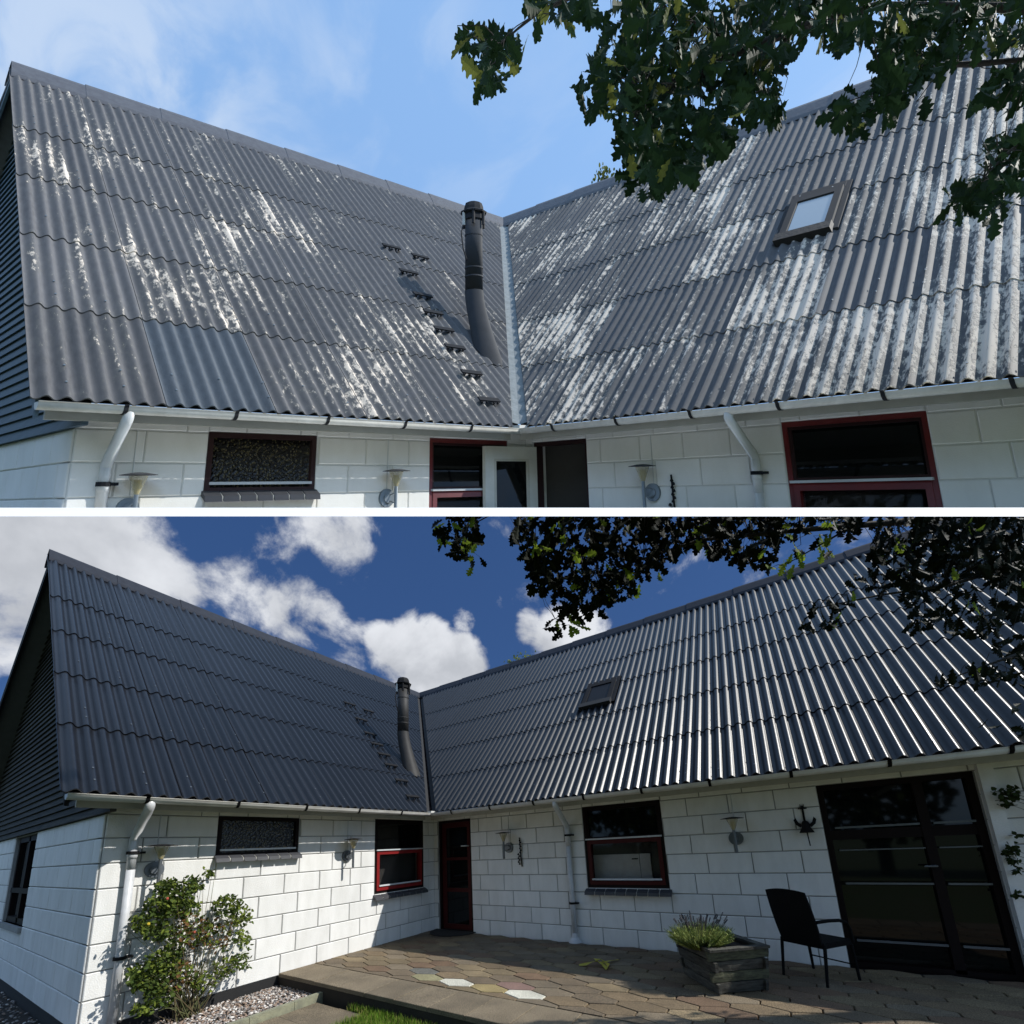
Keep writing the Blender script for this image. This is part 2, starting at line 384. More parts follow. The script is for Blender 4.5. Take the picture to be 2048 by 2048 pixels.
def wall(fr, parent, K, P, lo, hi, openings, phase, name='wall', zt=2.40):
    # backing: boxes round the openings, 0.24 thick
    As = sorted({lo, hi, *[o[0] for o in openings], *[o[1] for o in openings]}); As = [a for a in As if lo <= a <= hi]
    Zs = sorted({-.06, zt, *[o[2] for o in openings], *[o[3] for o in openings]}); Zs = [z for z in Zs if -.06 <= z <= zt]
    bm = NB()
    for a0, a1 in zip(As, As[1:]):
        for z0, z1 in zip(Zs, Zs[1:]):
            am, zm = (a0 + a1) / 2, (z0 + z1) / 2
            if any(o[0] < am < o[1] and o[2] < zm < o[3] for o in openings): continue
            box(bm, a0, a1, -.24, 0, z0, z1, P)
    w = make(name, fr, bm, K['joint'], parent)
    if w is None: w = empty(name, fr, P((lo + hi) / 2, 0, 2), parent=parent)
    for r, (z1, z0) in enumerate(zip(COURSES, COURSES[1:])):
        ph = phase[r % 2]
        k0 = math.floor((lo - ph) / .575) - 1
        e = [ph + .575 * k for k in range(k0, k0 + 60)]
        for b0, b1 in zip(e, e[1:]):
            b0 = max(b0, lo); b1 = min(b1, hi)
            if b1 - b0 < .02: continue
            # subtract openings
            parts = [(b0, b1, z0, z1)]
            for o in openings:
                nx = []
                for (p0, p1, q0, q1) in parts:
                    if o[0] >= p1 or o[1] <= p0 or o[2] >= q1 or o[3] <= q0: nx.append((p0, p1, q0, q1)); continue
                    if o[0] > p0: nx.append((p0, o[0], q0, q1))
                    if o[1] < p1: nx.append((o[1], p1, q0, q1))
                    if o[2] > q0: nx.append((max(p0, o[0]), min(p1, o[1]), q0, o[2]))
                    if o[3] < q1: nx.append((max(p0, o[0]), min(p1, o[1]), o[3], q1))
                parts = nx
            for (p0, p1, q0, q1) in parts:
                if p1 - p0 < .04 or q1 - q0 < .035: continue
                bm = NB(); chamfer_block(bm, P, p0, p1, q0, q1)
                make('block', fr, bm, K['block'], w)
    return w

def frame_boxes(bm, P, a0, a1, z0, z1, w, d0, d1, wb=None, wt=None):
    wb = wb or w; wt = wt or w
    box(bm, a0, a0 + w, d0, d1, z0, z1, P); box(bm, a1 - w, a1, d0, d1, z0, z1, P)
    box(bm, a0 + w, a1 - w, d0, d1, z0, z0 + wb, P); box(bm, a0 + w, a1 - w, d0, d1, z1 - wt, z1, P)
def pane(fr, parent, P, a0, a1, z0, z1, d, mt, uvs=False, name='pane'):
    bm = NB(); box(bm, a0, a1, d - .008, d, z0, z1, P)
    uvl = bm.loops.layers.uv.new('UVMap')
    inv = {}
    for v in bm.verts: inv[v] = v.co.copy()
    for f in bm.faces:
        for l in f.loops:
            c = l.vert.co; l[uvl].uv = ((c.x + c.y), c.z)
    return make(name, fr, bm, mt, parent)
def sill(fr, parent, K, P, a0, a1, z, n, deep=.09, drop=.075):
    bm = NB()
    hexa(bm, [P(a0, -.05, z - .03), P(a1, -.05, z - .03), P(a1, deep, z - drop - .03), P(a0, deep, z - drop - .03), P(a0, -.05, z), P(a1, -.05, z), P(a1, deep, z - drop), P(a0, deep, z - drop)])
    s = make('sill', fr, bm, K['grout'], parent)
    w = (a1 - a0) / n
    for i in range(n):
        b0, b1 = a0 + i * w + (.008 if i else -.004), a0 + (i + 1) * w - (.008 if i < n - 1 else -.004)
        bm = NB(); f = .016
        hexa(bm, [P(b0, -.04, z - .034), P(b1, -.04, z - .034), P(b1, deep + f, z - drop - .045), P(b0, deep + f, z - drop - .045), P(b0, -.04, z + f * .4), P(b1, -.04, z + f * .4), P(b1, deep + f * .4, z - drop + f * .4), P(b0, deep + f * .4, z - drop + f * .4)])
        make('sill_tile', fr, bm, K['tile'], parent)

def sheet(fr, parent, K, S, a0, a1, t0, t1, side, wear, new=False):
    """one corrugated sheet with its lower lip, cut along the valley"""
    amp = .021 if fr.upper else .026; p = 1 / 7; n = 56; bm = NB()
    uvl = bm.loops.layers.uv.new('UVMap'); wl = bm.verts.layers.float.new('wear')
    n = max(8, int(round((a1 - a0) / p * 10)))
    L = 7.0
    g = {}
    rows = [(t0 - .004, .016), ((t0 + t1) / 2, .008), (t1 + .006, 0)]
    for i in range(n + 1):
        a = a0 - .03 + (a1 - a0 + .06) * i / n
        side_off = .010 * (1 - i / n)
        h = amp * math.tanh(.5 * math.cos(2 * math.pi * a / p)) / .462
        for j, (t, off) in enumerate([(rows[0][0], .004)] + rows):
            v = bm.verts.new(S(a, t, h + off + side_off)); v[wl] = wear; g[i, j] = (v, a, t * L)
    for i in range(n + 1):      # the lip has verts of its own, so the sheet shades cleanly
        v = bm.verts.new(g[i, 1][0].co); v[wl] = wear; g[i, 9] = (v, g[i, 1][1], g[i, 1][2])
    for i in range(n):
        for j in range(3):
            j1 = 9 if j == 0 else j + 1
            q = [g[i, j], g[i + 1, j], g[i + 1, j1], g[i, j1]]
            f = bm.faces.new([x[0] for x in q]); f.smooth = j > 0
            for l, x in zip(f.loops, q): l[uvl].uv = (x[1] + (0 if side < 0 else 37.3), x[2])
    # raised side lip
    q = [bm.verts.new(g[0, 1][0].co), bm.verts.new(g[0, 3][0].co)]
    for v in q: v[wl] = wear
    e = [bm.verts.new(v.co - Vector(S(0, 0, .012)) + Vector(S(0, 0, 0))) for v in q]
    for v in e: v[wl] = wear
    bm.faces.new((q[0], q[1], e[1], e[0]))
    vn = Vector((4.45, 4.8, 0)).normalized(); vc = Vector((.5, -.6, 0))
    off = .09
    geom = bm.verts[:] + bm.edges[:] + bm.faces[:]
    if side < 0: bmesh.ops.bisect_plane(bm, geom=geom, plane_co=vc - vn * off, plane_no=vn, clear_outer=True)
    else: bmesh.ops.bisect_plane(bm, geom=geom, plane_co=vc + vn * off, plane_no=vn, clear_inner=True)
    if not bm.faces: bm.free(); return
    # outward facing normals
    bm.normal_update()
    ref = Vector(S(0, 0, 1)) - Vector(S(0, 0, 0))
    if sum(f.normal.dot(ref) for f in bm.faces) < 0: bmesh.ops.reverse_faces(bm, faces=bm.faces)
    return make('roof_sheet', fr, bm, K['sheet_new'] if new else K['sheet'], parent, recalc=False)

def build_house(fr, K, XE, label, door_open):
    U = fr.upper
    H = empty('house', fr, (0, 0, 0 if not U else 1.7), label, 'house')
    w1 = (-4.21, -3.08, 1.70, 2.25); w2 = (-1.59, -.33, .90, 2.28)
    d1 = (.13, 1.04, -.06, 2.26); w3 = (3.56, 4.90, .89, 2.26); d2 = (6.93, 8.40, -.06, 2.24)
    gw = (-5.12, -3.40, .80, 2.22)
    wall(fr, H, K, PL, -5.34, -.002, [w1, w2], (-4.416, -4.197 + .0))
    wall(fr, H, K, PR, .002, XE - .3, [d1, w3, d2], (.31, .11))
    wall(fr, H, K, PG, -8.9, -.002, [gw], (-.29, -.002))
    # plinth
    bm = NB(); box(bm, -5.33, .0, -.2, .006, -.5, -.04, PL); box(bm, 0, XE - .3, -.2, .006, -.5, -.04, PR); box(bm, -8.9, -.01, -.2, .006, -.5, -.04, PG)
    make('plinth', fr, bm, K['plinth'], H)
    # dark rooms behind the openings
    bm = NB(); box(bm, -5.05, 3.4, -3.2, -.25, -.3, 2.38, PL); box(bm, -.22, XE - .6, -3.2, -.25, -.3, 2.38, PR)
    bmesh.ops.reverse_faces(bm, faces=bm.faces)
    make('room', fr, bm, K['room'], H)
    # fascia and soffit
    bm = NB(); box(bm, -5.66, -.6, .30, .34, 2.27, 2.38, PL); box(bm, -5.66, -.6, -.05, .34, 2.385, 2.40, PL)
    make('soffit', fr, bm, K['fascia'], H)
    bm = NB(); box(bm, .34, XE, .40, .44, 2.27, 2.38, PR); box(bm, .34, XE, -.05, .44, 2.385, 2.40, PR); box(bm,-.1,.34,-.05,.55,2.385,2.40,PR)
    make('soffit', fr, bm, K['fascia'], H)

    # ---- windows
    w = empty('window', fr, PL(w1[0], 0, w1[2]), parent=H)
    bm = NB(); frame_boxes(bm, PL, w1[0], w1[1], 1.70, w1[3], .05, -.06, .015); make('frame', fr, bm, K['darkred'], w)
    pane(fr, w, PL, w1[0] + .05, w1[1] - .05, 1.75, w1[3] - .05, -.03, K['lace'])
    bm = NB(); box(bm, w1[0] + .04, w1[1] - .04, -.02, .03, 1.775, 1.80, PL); make('rail', fr, bm, K['rail'], w)
    sill(fr, w, K, PL, w1[0] - .02, w1[1] + .02, 1.745, 7)
    def red_window(P, o, zmid=1.70, red='red'):
        a0, a1, z0, z1 = o
        w = empty('window', fr, P(a0, 0, z0), parent=H)
        bm = NB(); frame_boxes(bm, P, a0, a1, z0, z1, .05, -.10, -.005); make('frame', fr, bm, K['darkred' if not U else 'red'], w)
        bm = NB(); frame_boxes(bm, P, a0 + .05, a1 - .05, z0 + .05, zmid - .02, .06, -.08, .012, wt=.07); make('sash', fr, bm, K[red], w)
        bm = NB(); frame_boxes(bm, P, a0 + .05, a1 - .05, zmid, z1 - .05, .03, -.08, -.02); make('sash', fr, bm, K['darkred'], w)
        bm = NB(); box(bm, a0 + .03, a1 - .03, -.03, .035, zmid - .018, zmid + .006, P); make('rail', fr, bm, K['rail'], w)
        bm = NB(); box(bm, a0 + .10, a1 - .10, -.03, .03, z0 + .125, z0 + .15, P); make('rail', fr, bm, K['rail'], w)
        pane(fr, w, P, a0 + .11, a1 - .11, z0 + .12, zmid - .09, -.04, K['clear'])
        pane(fr, w, P, a0 + .08, a1 - .08, zmid + .02, z1 - .08, -.05, K['pane'])
        sill(fr, w, K, P, a0 - .03, a1 + .03, z0 + .01, 8)
        return w
    red_window(PL, w2); W3 = red_window(PR, w3, 1.70, 'shadedred')
    # gable window
    w = empty('window', fr, PG(gw[0], 0, gw[2]), parent=H)
    bm = NB(); frame_boxes(bm, PG, gw[0], gw[1], gw[2], gw[3], .09, -.12, -.04); box(bm, -4.32, -4.20, -.12, -.04, gw[2], gw[3], PG); box(bm, gw[0], gw[1], -.11, -.03, 1.28, 1.36, PG)
    make('frame', fr, bm, K['darkred'], w)
    pane(fr, w, PG, gw[0] + .05, -4.25, gw[2] + .05, gw[3] - .05, -.08, K['pane']); pane(fr, w, PG, -4.22, gw[1] - .05, gw[2] + .05, gw[3] - .05, -.08, K['pane'])
    bm = NB(); box(bm, gw[0], gw[1], -.05, .05, gw[2] - .08, gw[2], PG); make('sill', fr, bm, K['joint'], w)
    # ---- corner door
    D = empty('door', fr, PR(d1[0], 0, -.05), parent=H)
    bm = NB(); frame_boxes(bm, PR, d1[0], d1[1], -.03, d1[3], .05, -.14, -.03); make('frame', fr, bm, K['darkred'], D)
    if not door_open:
        bm = NB(); frame_boxes(bm, PR, d1[0] + .05, d1[1] - .05, 0, d1[3] - .05, .11, -.12, -.07, wb=.12)
        box(bm, .28, .88, -.115, -.072, 1.41, 1.47, PR); box(bm, .28, .88, -.115, -.072, .76, .84, PR); make('door_leaf', fr, bm, K['shadedred'], D)
        for z0, z1 in ((.12, .76), (.84, 1.41), (1.47, 2.12)): pane(fr, D, PR, .28, .88, z0, z1, -.09, K['pane'])
        bm = NB(); tube(bm, [PR(.93, -.06, 1.70), PR(.93, .03, 1.70), PR(.80, .03, 1.70)], .012, 8); make('handle', fr, bm, K['rail'], D)
    else:
        # white leaf swung outwards against the left wing
        def PD(a, d, z):      # a along the leaf from the hinge, d thickness
            th = math.radians(8); return (.17 + a * math.sin(-th) + d, -.02 - a * math.cos(th), z)
        bm = NB(); frame_boxes(bm, PD, 0, .80, 0.0, 2.20, .13, 0, .05, wb=.9, wt=.15); make('door_leaf', fr, bm, K['whitedoor'], D)
        bm = NB(); frame_boxes(bm, PD, .13, .67, .9, 2.05, .03, -.004, .056); make('moulding', fr, bm, K['cream'], D)
        pane(fr, D, PD, .16, .64, .93, 2.02, .03, K['pane'])
        bm = NB(); tube(bm, [PD(.73, .05, 1.05), PD(.73, .12, 1.05), PD(.60, .12, 1.05)], .012, 8); make('handle', fr, bm, K['rail'], D)
    # ---- terrace doors
    D = empty('terrace_door', fr, PR(d2[0], 0, -.05), parent=H)
    bm = NB(); frame_boxes(bm, PR, d2[0], d2[1], -.03, d2[3], .07, -.16, -.04); box(bm, 7.87, 7.96, -.16, -.04, 0, 2.17, PR); box(bm, 7.0, 7.87, -.15, -.05, 1.52, 1.64, PR); box(bm, 7.96, 8.33, -.15, -.05, 1.52, 1.64, PR)
    make('frame', fr, bm, K['darkred'], D)
    for a0, a1 in ((7.05, 7.86), (7.98, 8.33)):
        for z, hgt in ((1.66, .025), (1.38, .015), (.965, .022), (.285, .025)):
            bm = NB(); box(bm, a0, a1, -.05, -.03, z, z + hgt, PR); make('rail', fr, bm, K['lamp'], D)
    for a0, a1 in ((7.0, 7.87), (7.96, 8.33)):
        for z0, z1 in ((.10, .95), (1.0, 1.52), (1.64, 2.17)): pane(fr, D, PR, a0, a1, z0, z1, -.10, K['pane'])
    bm = NB(); tube(bm, [PR(7.91, -.04, 1.18), PR(7.91, .03, 1.18), PR(7.80, .03, 1.18)], .011, 8); make('handle', fr, bm, K['lamp'], D)
    if not U:
        bm = NB(); box(bm, 8.41, 8.53, .012, .10, -.05, 2.36, PR); make('pier', fr, bm, K['block'], H)
    # ---- roof sheets
    wearL = [[-.06, 0, .10, .17, .04, .02, .04, -.10, -.10, -.1], [-.04, .16, .20, .17, .16, .08, .06, -.06, -.06, -.1], [.0, .18, .14, .08, .10, .02, .02, -.1, -.1, -.1], [.10, .18, .04, .10, .06, .02, .0, -.1, -.1, -.1], [.10, .05, .12, -.02, -.02, -.05, -.05, -.05, -.05, 0]]
    wearR = [[.10, .20, -.25, .06, .22, .28, -.12, -.1, .0], [.28, -.22, -.25, .32, -.5, .28, .14, .1, .1], [.14, -.12, .16, .02, .04, .26, .26, .2, .2], [.10, .20, -.22, -.15, -.05, .22, .26, .2, .2], [.14, .12, -.22, -.18, -.08, .16, .22, .2, .2]]
    RL = empty('roof_slope', fr, SL(-5.79, 0), parent=H); RR = empty('roof_slope', fr, SR(XE, 0), parent=H)
    for r in range(5):
        t0, t1 = ROWS[r], ROWS[r + 1]
        for c in range(10):
            y0 = -5.79 + c; y1 = min(y0 + 1, 3.85)
            if y0 > -.6 + 4.45 * t1: continue
            new = U and r == 0 and c == 1
            sheet(fr, RL, K, SL, y0, y1, t0, t1, -1, wearL[r][c] * .9 - .10, new)
        c = -5
        while c + .03 < XE:
            x0 = c + .03; x1 = min(x0 + 1, XE)
            if x1 > .5 - 4.8 * t1 and x1 - x0 > .1:
                k = min(max(c, 0), 8); w_ = (wearR[r][k] * .75 + .12)
                sheet(fr, RR, K, SR, x0, x1, t0, t1, 1, w_ - (.02 if not (U and r == 1 and c == 4) else 0), False)
            c += 1
    # fixing screws on the crests
    for S, RS, lo_, hi_, sg in ((SL, RL, -5.7, 3.6, -1), (SR, RR, -4, XE - .1, 1)):
        bm = NB(); rr_ = random.Random(5)
        for r in range(5):
            for q in (.035, .085):
                t = ROWS[r] + q * .6; a = math.ceil(lo_ * 7) / 7
                while a < hi_:
                    ok = a < -.6 + 4.45 * t - .25 if sg < 0 else a > .5 - 4.8 * t + .25
                    if ok and rr_.random() < .8:
                        c = Vector(S(a, t, .045)); n_ = (Vector(S(0, 0, 1)) - Vector(S(0, 0, 0)))
                        u_ = n_.cross(Vector((0, 0, 1))).normalized(); v_ = n_.cross(u_)
                        k_ = [bm.verts.new(c + (u_ * math.cos(e) + v_ * math.sin(e)) * .009) for e in [i * math.pi / 3 for i in range(6)]]; k2 = [bm.verts.new(v.co + n_ * .007) for v in k_]
                        bm.faces.new(k2)
                        for i in range(6): bm.faces.new((k_[i], k_[(i + 1) % 6], k2[(i + 1) % 6], k2[i]))
                    a += 3 / 7
        o_ = make('screws', fr, bm, K['lamp'], H)
        if o_: tag(o_, kind='stuff')
    # underlay, back slopes, verge
    bm = NB()
    quad(bm, [SL(-5.76, 0, -.03), SL(-.6, 0, -.03), SL(3.85, 1, -.03), SL(-5.76, 1, -.03)])
    quad(bm, [SR(.5, 0, -.03), SR(XE - .02, 0, -.03), SR(XE - .02, 1, -.03), SR(-4.3, 1, -.03)])
    make('roof_deck', fr, bm, K['plinth'], H)
    bm = NB()
    YB = 4.0; XB, ZB, Y2 = (-6.2, 5.44, 5.4) if U else (-9.1, ZE, 8.3); ZB2 = ZR - (Y2 - 3.85) * 1.124
    hexa(bm, [(-4.3, -5.65, ZR - .06), (-4.3, YB, ZR - .06), (XB, YB, ZB - .06), (XB, -5.78, ZB - .06), (-4.3, -5.65, ZR), (-4.3, YB, ZR), (XB, YB, ZB), (XB, -5.78, ZB)])
    make('back_slope', fr, bm, K['soffit'] if not U else K['ridge'], H)
    bm = NB()
    hexa(bm, [(-4.4, 3.85, ZR - .06), (XE, 3.85, ZR - .06), (XE, Y2, ZB2 - .06), (-4.4, Y2, ZB2 - .06), (-4.4, 3.85, ZR), (XE, 3.85, ZR), (XE, Y2, ZB2), (-4.4, Y2, ZB2)])
    make('back_slope', fr, bm, K['ridge'], H)
    # verge boards under the roof edge at the gable
    bm = NB()
    for sgn in (1, -1):
        xe = .5 if sgn > 0 else -9.1
        hexa(bm, [(xe, -5.775, ZE - .16), (-4.3, -5.645, ZR - .18), (-4.3, -5.61, ZR - .18), (xe, -5.74, ZE - .16), (xe, -5.775, ZE - .02), (-4.3, -5.645, ZR - .02), (-4.3, -5.61, ZR - .02), (xe, -5.74, ZE - .02)])
    make('verge_board', fr, bm, K['black'] if not U else K['board'], H)
    # ---- gable cladding boards
    G = empty('gable_cladding', fr, PG(-4.3, 0, 2.3), parent=H)
    z = 2.24; hb = .102
    while z < ZR - .15:
        hw = lambda q: 4.75 * (ZR - .05 - q) / 5.00 
        z1 = min(z + hb, ZR - .1); l0, l1 = hw(z), hw(z1)
        bm = NB()
        a0, a1, b0, b1 = -4.3 - l0, -4.3 + l0, -4.3 - l1, -4.3 + l1
        if z < 2.46: a1 = b1 = min(a1, .33)
        hexa(bm, [PG(a0, .0, z), PG(a1, .0, z), PG(a1, .055, z), PG(a0, .055, z), PG(b0, .0, z1 - .004), PG(b1, .0, z1 - .004), PG(b1, .028, z1 - .004), PG(b0, .028, z1 - .004)])
        make('board', fr, bm, K['board'], G); z += hb
    # gable end of the right wing, a plain wall
    bm = NB()
    P5 = [(XE - .3, -.0, -.4), (XE - .3, Y2 - .3, -.4), (XE - .3, Y2 - .3, ZB2 - .4), (XE - .3, 3.85, ZR - .15), (XE - .3, 0, 2.3)]
    f = bm.faces.new([bm.verts.new(p) for p in P5]); r = bmesh.ops.extrude_face_region(bm, geom=[f]); bmesh.ops.translate(bm, verts=[v for v in r['geom'] if isinstance(v, bmesh.types.BMVert)], vec=(-.2, 0, 0))
    make('end_wall', fr, bm, K['block'], H)
    # ---- ridge capping, one metre pieces
    def cap(S, a0, a1, bt, other):
        n = int(round((a1 - a0) / 1.05)); w = (a1 - a0) / n
        for i in range(n):
            q0, q1 = a0 + i * w, a0 + (i + 1) * w + .05
            lift = .009
            bm = NB()
            for (x, y, zz) in [(0, 0, 0)]:
                def pr(a, k):
                    # profile across the ridge
                    pts = [(-.215, -.10), (-.20, -.065), (-.06, .045), (0, .065), (.06, .045), (.20, -.065), (.215, -.10)]
                    s_, z_ = pts[k]; s_ *= .85; base = Vector(S(a, 1)); z0 = ZR + .022 + z_ * 1.3 - abs(s_) * .45 + lift * (1 if a == q1 else 3)
                    return (base.x - s_, base.y, z0) if other == 'L' else (base.x, base.y + s_, z0)
                rows = [[bm.verts.new(pr(a, k)) for k in range(7)] for a in (q0, q1)]
                for k in range(6): bm.faces.new((rows[0][k], rows[0][k + 1], rows[1][k + 1], rows[1][k]))
            bm.normal_update()
            if sum(f.normal.z for f in bm.faces) < 0: bmesh.ops.reverse_faces(bm, faces=bm.faces)
            ext = bmesh.ops.extrude_edge_only(bm, edges=[e for e in bm.edges if e.is_boundary])
            bmesh.ops.translate(bm, verts=[v for v in ext['geom'] if isinstance(v, bmesh.types.BMVert)], vec=(0, 0, -.02))
            make('ridge_cap', fr, bm, K['ridge'], RC, recalc=False)
    RC = empty('ridge', fr, (-4.3, 3.85, ZR), parent=H)
    cap(SL, -5.81, 3.85, 0, 'L'); cap(SR, -4.35, XE, 0, 'R')
    # ---- valley
    bm = NB()
    a = Vector((.5, -.6, ZE + .005)); b = Vector((-4.3, 3.85, ZR + .0)); vn = Vector((4.45, 4.8, 0)).normalized()
    wv = .11
    for s0, s1 in ((-1, 0), (0, 1)):
        z0 = .0 if s0 else -.0
        pts = [a + vn * wv * s0, a + vn * wv * s1, b + vn * wv * s1, b + vn * wv * s0]
        pts = [Vector(p) for p in pts]
        for i, s in enumerate((s0, s1, s1, s0)): pts[i].z += (abs(s) * (.03 if U else 0)) + (.015 if U else -.03)
        quad(bm, pts)
    make('valley_gutter', fr, bm, K['valley'], H)
    # ---- gutters with brackets
    def gutter(P, a0, a1, d, ext=0):
        bm = NB(); n = 10; r = .058; zc = 2.374
        rings = []
        for a in (a0, a1):
            o_ = [bm.verts.new(P(a, d + r * math.cos(math.pi + math.pi * k / n), zc + r * math.sin(math.pi + math.pi * k / n))) for k in range(n + 1)]
            o_ += [bm.verts.new(P(a, d + .008 + r, zc + .006)), bm.verts.new(P(a, d + .004 + r * .86, zc + .004))]
            i_ = [bm.verts.new(P(a, d + r * .86 * math.cos(k * math.pi / n - math.pi * 0), zc - r * .86 * math.sin(k * math.pi / n))) for k in range(n + 1)]
            rings.append(o_ + i_)
        m_ = len(rings[0])
        for k in range(m_): bm.faces.new((rings[0][k], rings[0][(k + 1) % m_], rings[1][(k + 1) % m_], rings[1][k])).smooth = True
        bm.faces.new(rings[0][:n + 1]); bm.faces.new(rings[1][:n + 1])
        g = make('gutter', fr, bm, K['gutter'], H)
        k = a0 + .62
        while k < a1 - .1:
            bm = NB(); rr = r + .006
            tubepts = [P(k, d + rr * math.cos(math.pi + math.pi * q / 6), zc + rr * math.sin(math.pi + math.pi * q / 6)) for q in range(7)]
            A = []; w = .018
            for q, t in enumerate(tubepts):
                c = P(0, 0, 0)
                dv = (Vector(P(1, 0, 0)) - Vector(P(0, 0, 0))) * w
                A.append((bm.verts.new(Vector(t) - dv), bm.verts.new(Vector(t) + dv)))
            e0 = (Vector(P(k, d + rr + .02, zc + .015)), Vector(P(k, d - rr - .12, zc + .02)))
            dv = (Vector(P(1, 0, 0)) - Vector(P(0, 0, 0))) * w
            A.append((bm.verts.new(e0[0] - dv), bm.verts.new(e0[0] + dv)))
            for x, y in zip(A, A[1:]): bm.faces.new((x[0], x[1], y[1], y[0]))
            ex = bmesh.ops.solidify(bm, geom=bm.faces[:], thickness=.005)
            make('bracket', fr, bm, K['black'] if not U else K['skyframe'], g); k += .92
        return g
    gutter(PL, -5.78, -.62, .56); gutter(PR, .52, XE, .66)
    bm = NB(); box(bm, .45, .62, .55, .72, 2.35, 2.42, PR); make('gutter_corner', fr, bm, K['gutter'], H)
    # ---- downpipes
    def downpipe(P, a, d, dx):
        r = .046
        bm = NB(); tube(bm, [P(a - dx, d, 2.36), P(a - dx, d, 2.285), P(a - dx, d - .02, 2.262), P(a, .09, 1.955), P(a, .075, 1.92), P(a, .075, 1.60)], r, 12)
        o = make('downpipe', fr, bm, K['pipe'], H, smooth=True)
        if True:
            bm = NB(); tube(bm, [P(a, .075, 1.78), P(a, .075, -.1)], r * .93, 12); tube(bm, [P(a, .075, 1.80), P(a, .075, 1.72)], r * 1.12, 12)
            make('lower_pipe', fr, bm, K['pipe'], o or H, smooth=True)
            for z in (1.77, .62):
                bm = NB(); tube(bm, [P(a, .075, z), P(a, .075, z + .035)], r * 1.3, 12); box(bm, a + r, a + r + .06, .03, .12, z + .005, z + .03, P); box(bm, a - .012, a + .012, -.01, .05, z + .005, z + .03, P)
                make('pipe_clip', fr, bm, K['black'], o or H)
        return o
    downpipe(PL, -5.09, .56, .03)
    downpipe(PR, 3.28, .66, -.09)
    if not U:
        bm = NB(); lathe(bm, (3.28, -.075, -.02), [(.115, 0), (.11, .03), (.085, .07), (.06, .10), (.05, .16), (.045, .17)], 16); make('pipe_boot', fr, bm, K['pipe'], H)
    # ---- flue
    fx, fy = -.71, -.25; zb = ZE + (.5 - fx) * 1.0417
    bm = NB(); tube(bm, [(fx, fy, 4.37), (fx, fy, 5.60)], .128, 24); F = make('flue', fr, bm, K['flue'], H, smooth=False)
    for p_ in F.data.polygons: p_.use_smooth = len(p_.vertices) == 4
    for z in (4.75, 4.62, 5.25):
        bm = NB(); tube(bm, [(fx, fy, z), (fx, fy, z + .02)], .134, 24); make('band', fr, bm, K['flue'], F)
    # flared boot that meets the slope
    bm = NB(); n = 28; rings = []
    for k in range(7):
        q = k / 6
        ring = []
        for i in range(n):
            th = 2 * math.pi * i / n; c_, s_ = math.cos(th), math.sin(th)
            rx = .135 + .06 * q ** 2; ry = .135 + .07 * q ** 2
            cx = fx + .15 * q ** 1.8; cy = fy + .10 * q ** 1.6
            x = cx + rx * (1 + .25 * q * max(c_, 0)) * c_; y = cy + ry * s_
            ztop = 4.42; zr = ZE + (.5 - x) * 1.0417 + .03
            z = ztop + (zr - ztop) * q
            ring.append(bm.verts.new((x, y, z)))
        rings.append(ring)
    for A, B in zip(rings, rings[1:]):
        for i in range(n): bm.faces.new((A[i], A[(i + 1) % n], B[(i + 1) % n], B[i]))
    make('flue_boot', fr, bm, K['flue'], F, smooth=True)
    bm = NB(); lathe(bm, (fx, fy, 5.48), [(.13, 0), (.155, .02), (.155, .10), (.19, .12), (.20, .14), (.15, .17), (.145, .22), (.125, .28), (.06, .31)], 10); c = make('flue_cap', fr, bm, K['black'], F)
    for i in range(6):
        th = i * math.pi / 3 + .3; bm = NB(); tube(bm, [(fx + .165 * math.cos(th), fy + .165 * math.sin(th), 5.40), (fx + .165 * math.cos(th), fy + .165 * math.sin(th), 5.60)], .022, 6); make('cap_lug', fr, bm, K['black'] if i != 4 else K['gutter'], F)
    bm = NB(); tube(bm, [(fx - .05, fy - .15, 5.45), (fx + .0, fy - .24, 5.25), (fx + .02, fy - .22, 5.0), (fx, fy - .13, 4.85)], .010, 6); make('stay_wire', fr, bm, K['black'], F)
    # ---- steps on the slope
    for z, y in ((5.33, -.62), (5.26, -.10), (4.80, -.65), (4.34, -.72), (4.02, -.77), (3.73, -.80), (3.44, -.84), (3.05, -.88), (2.67, -.92)):
        t = (z - ZE) / 5.00; bm = NB()
        P0 = lambda a, d, s: (0.5 - 4.8 * (t + s / 7) + d * .7277, a, ZE + 5.00 * (t + s / 7) + d * .6863)
        box(bm, y - .17, y + .17, .070, .090, -.016, .050, P0)
        for q in (-.14, -.05, .07, .13): box(bm, y + q - .008, y + q + .008, .05, .075, -.03, -.008, P0)
        for q in (-.10, .10): box(bm, y + q - .008, y + q + .008, .015, .075, -.004, .004, P0)
        make('roof_step', fr, bm, K['black'], H)
    # ---- skylight
    KS = empty('skylight', fr, SR(3.5, .48), parent=H)
    Q = lambda a, d, t: SR(a, t, d)
    x0, x1, ta, tb = 3.21, 3.87, .41, .55
    bm = NB(); frame_boxes(bm, Q, x0, x1, ta, tb, .09, .0, .07, wb=.016, wt=.018); make('frame', fr, bm, K['skyframe'], KS)
    bm = NB(); box(bm, x0 - .02, x1 + .02, -.02, .105, ta - .010, ta + .012, Q); make('sill_flashing', fr, bm, K['plinth'], KS)
    bm = NB(); box(bm, x0 - .08, x0 - .01, -.02, .036, ta, tb + .02, Q); box(bm, x1 + .01, x1 + .08, -.02, .036, ta, tb + .02, Q); box(bm, x0 - .01, x1 + .01, -.02, .04, tb, tb + .02, Q); make('flashing', fr, bm, K['skyframe'], KS)
    pane(fr, KS, Q, x0 + .10, x1 - .10, ta + .017, tb - .020, .05, K['skyglass'])
    return H, W3

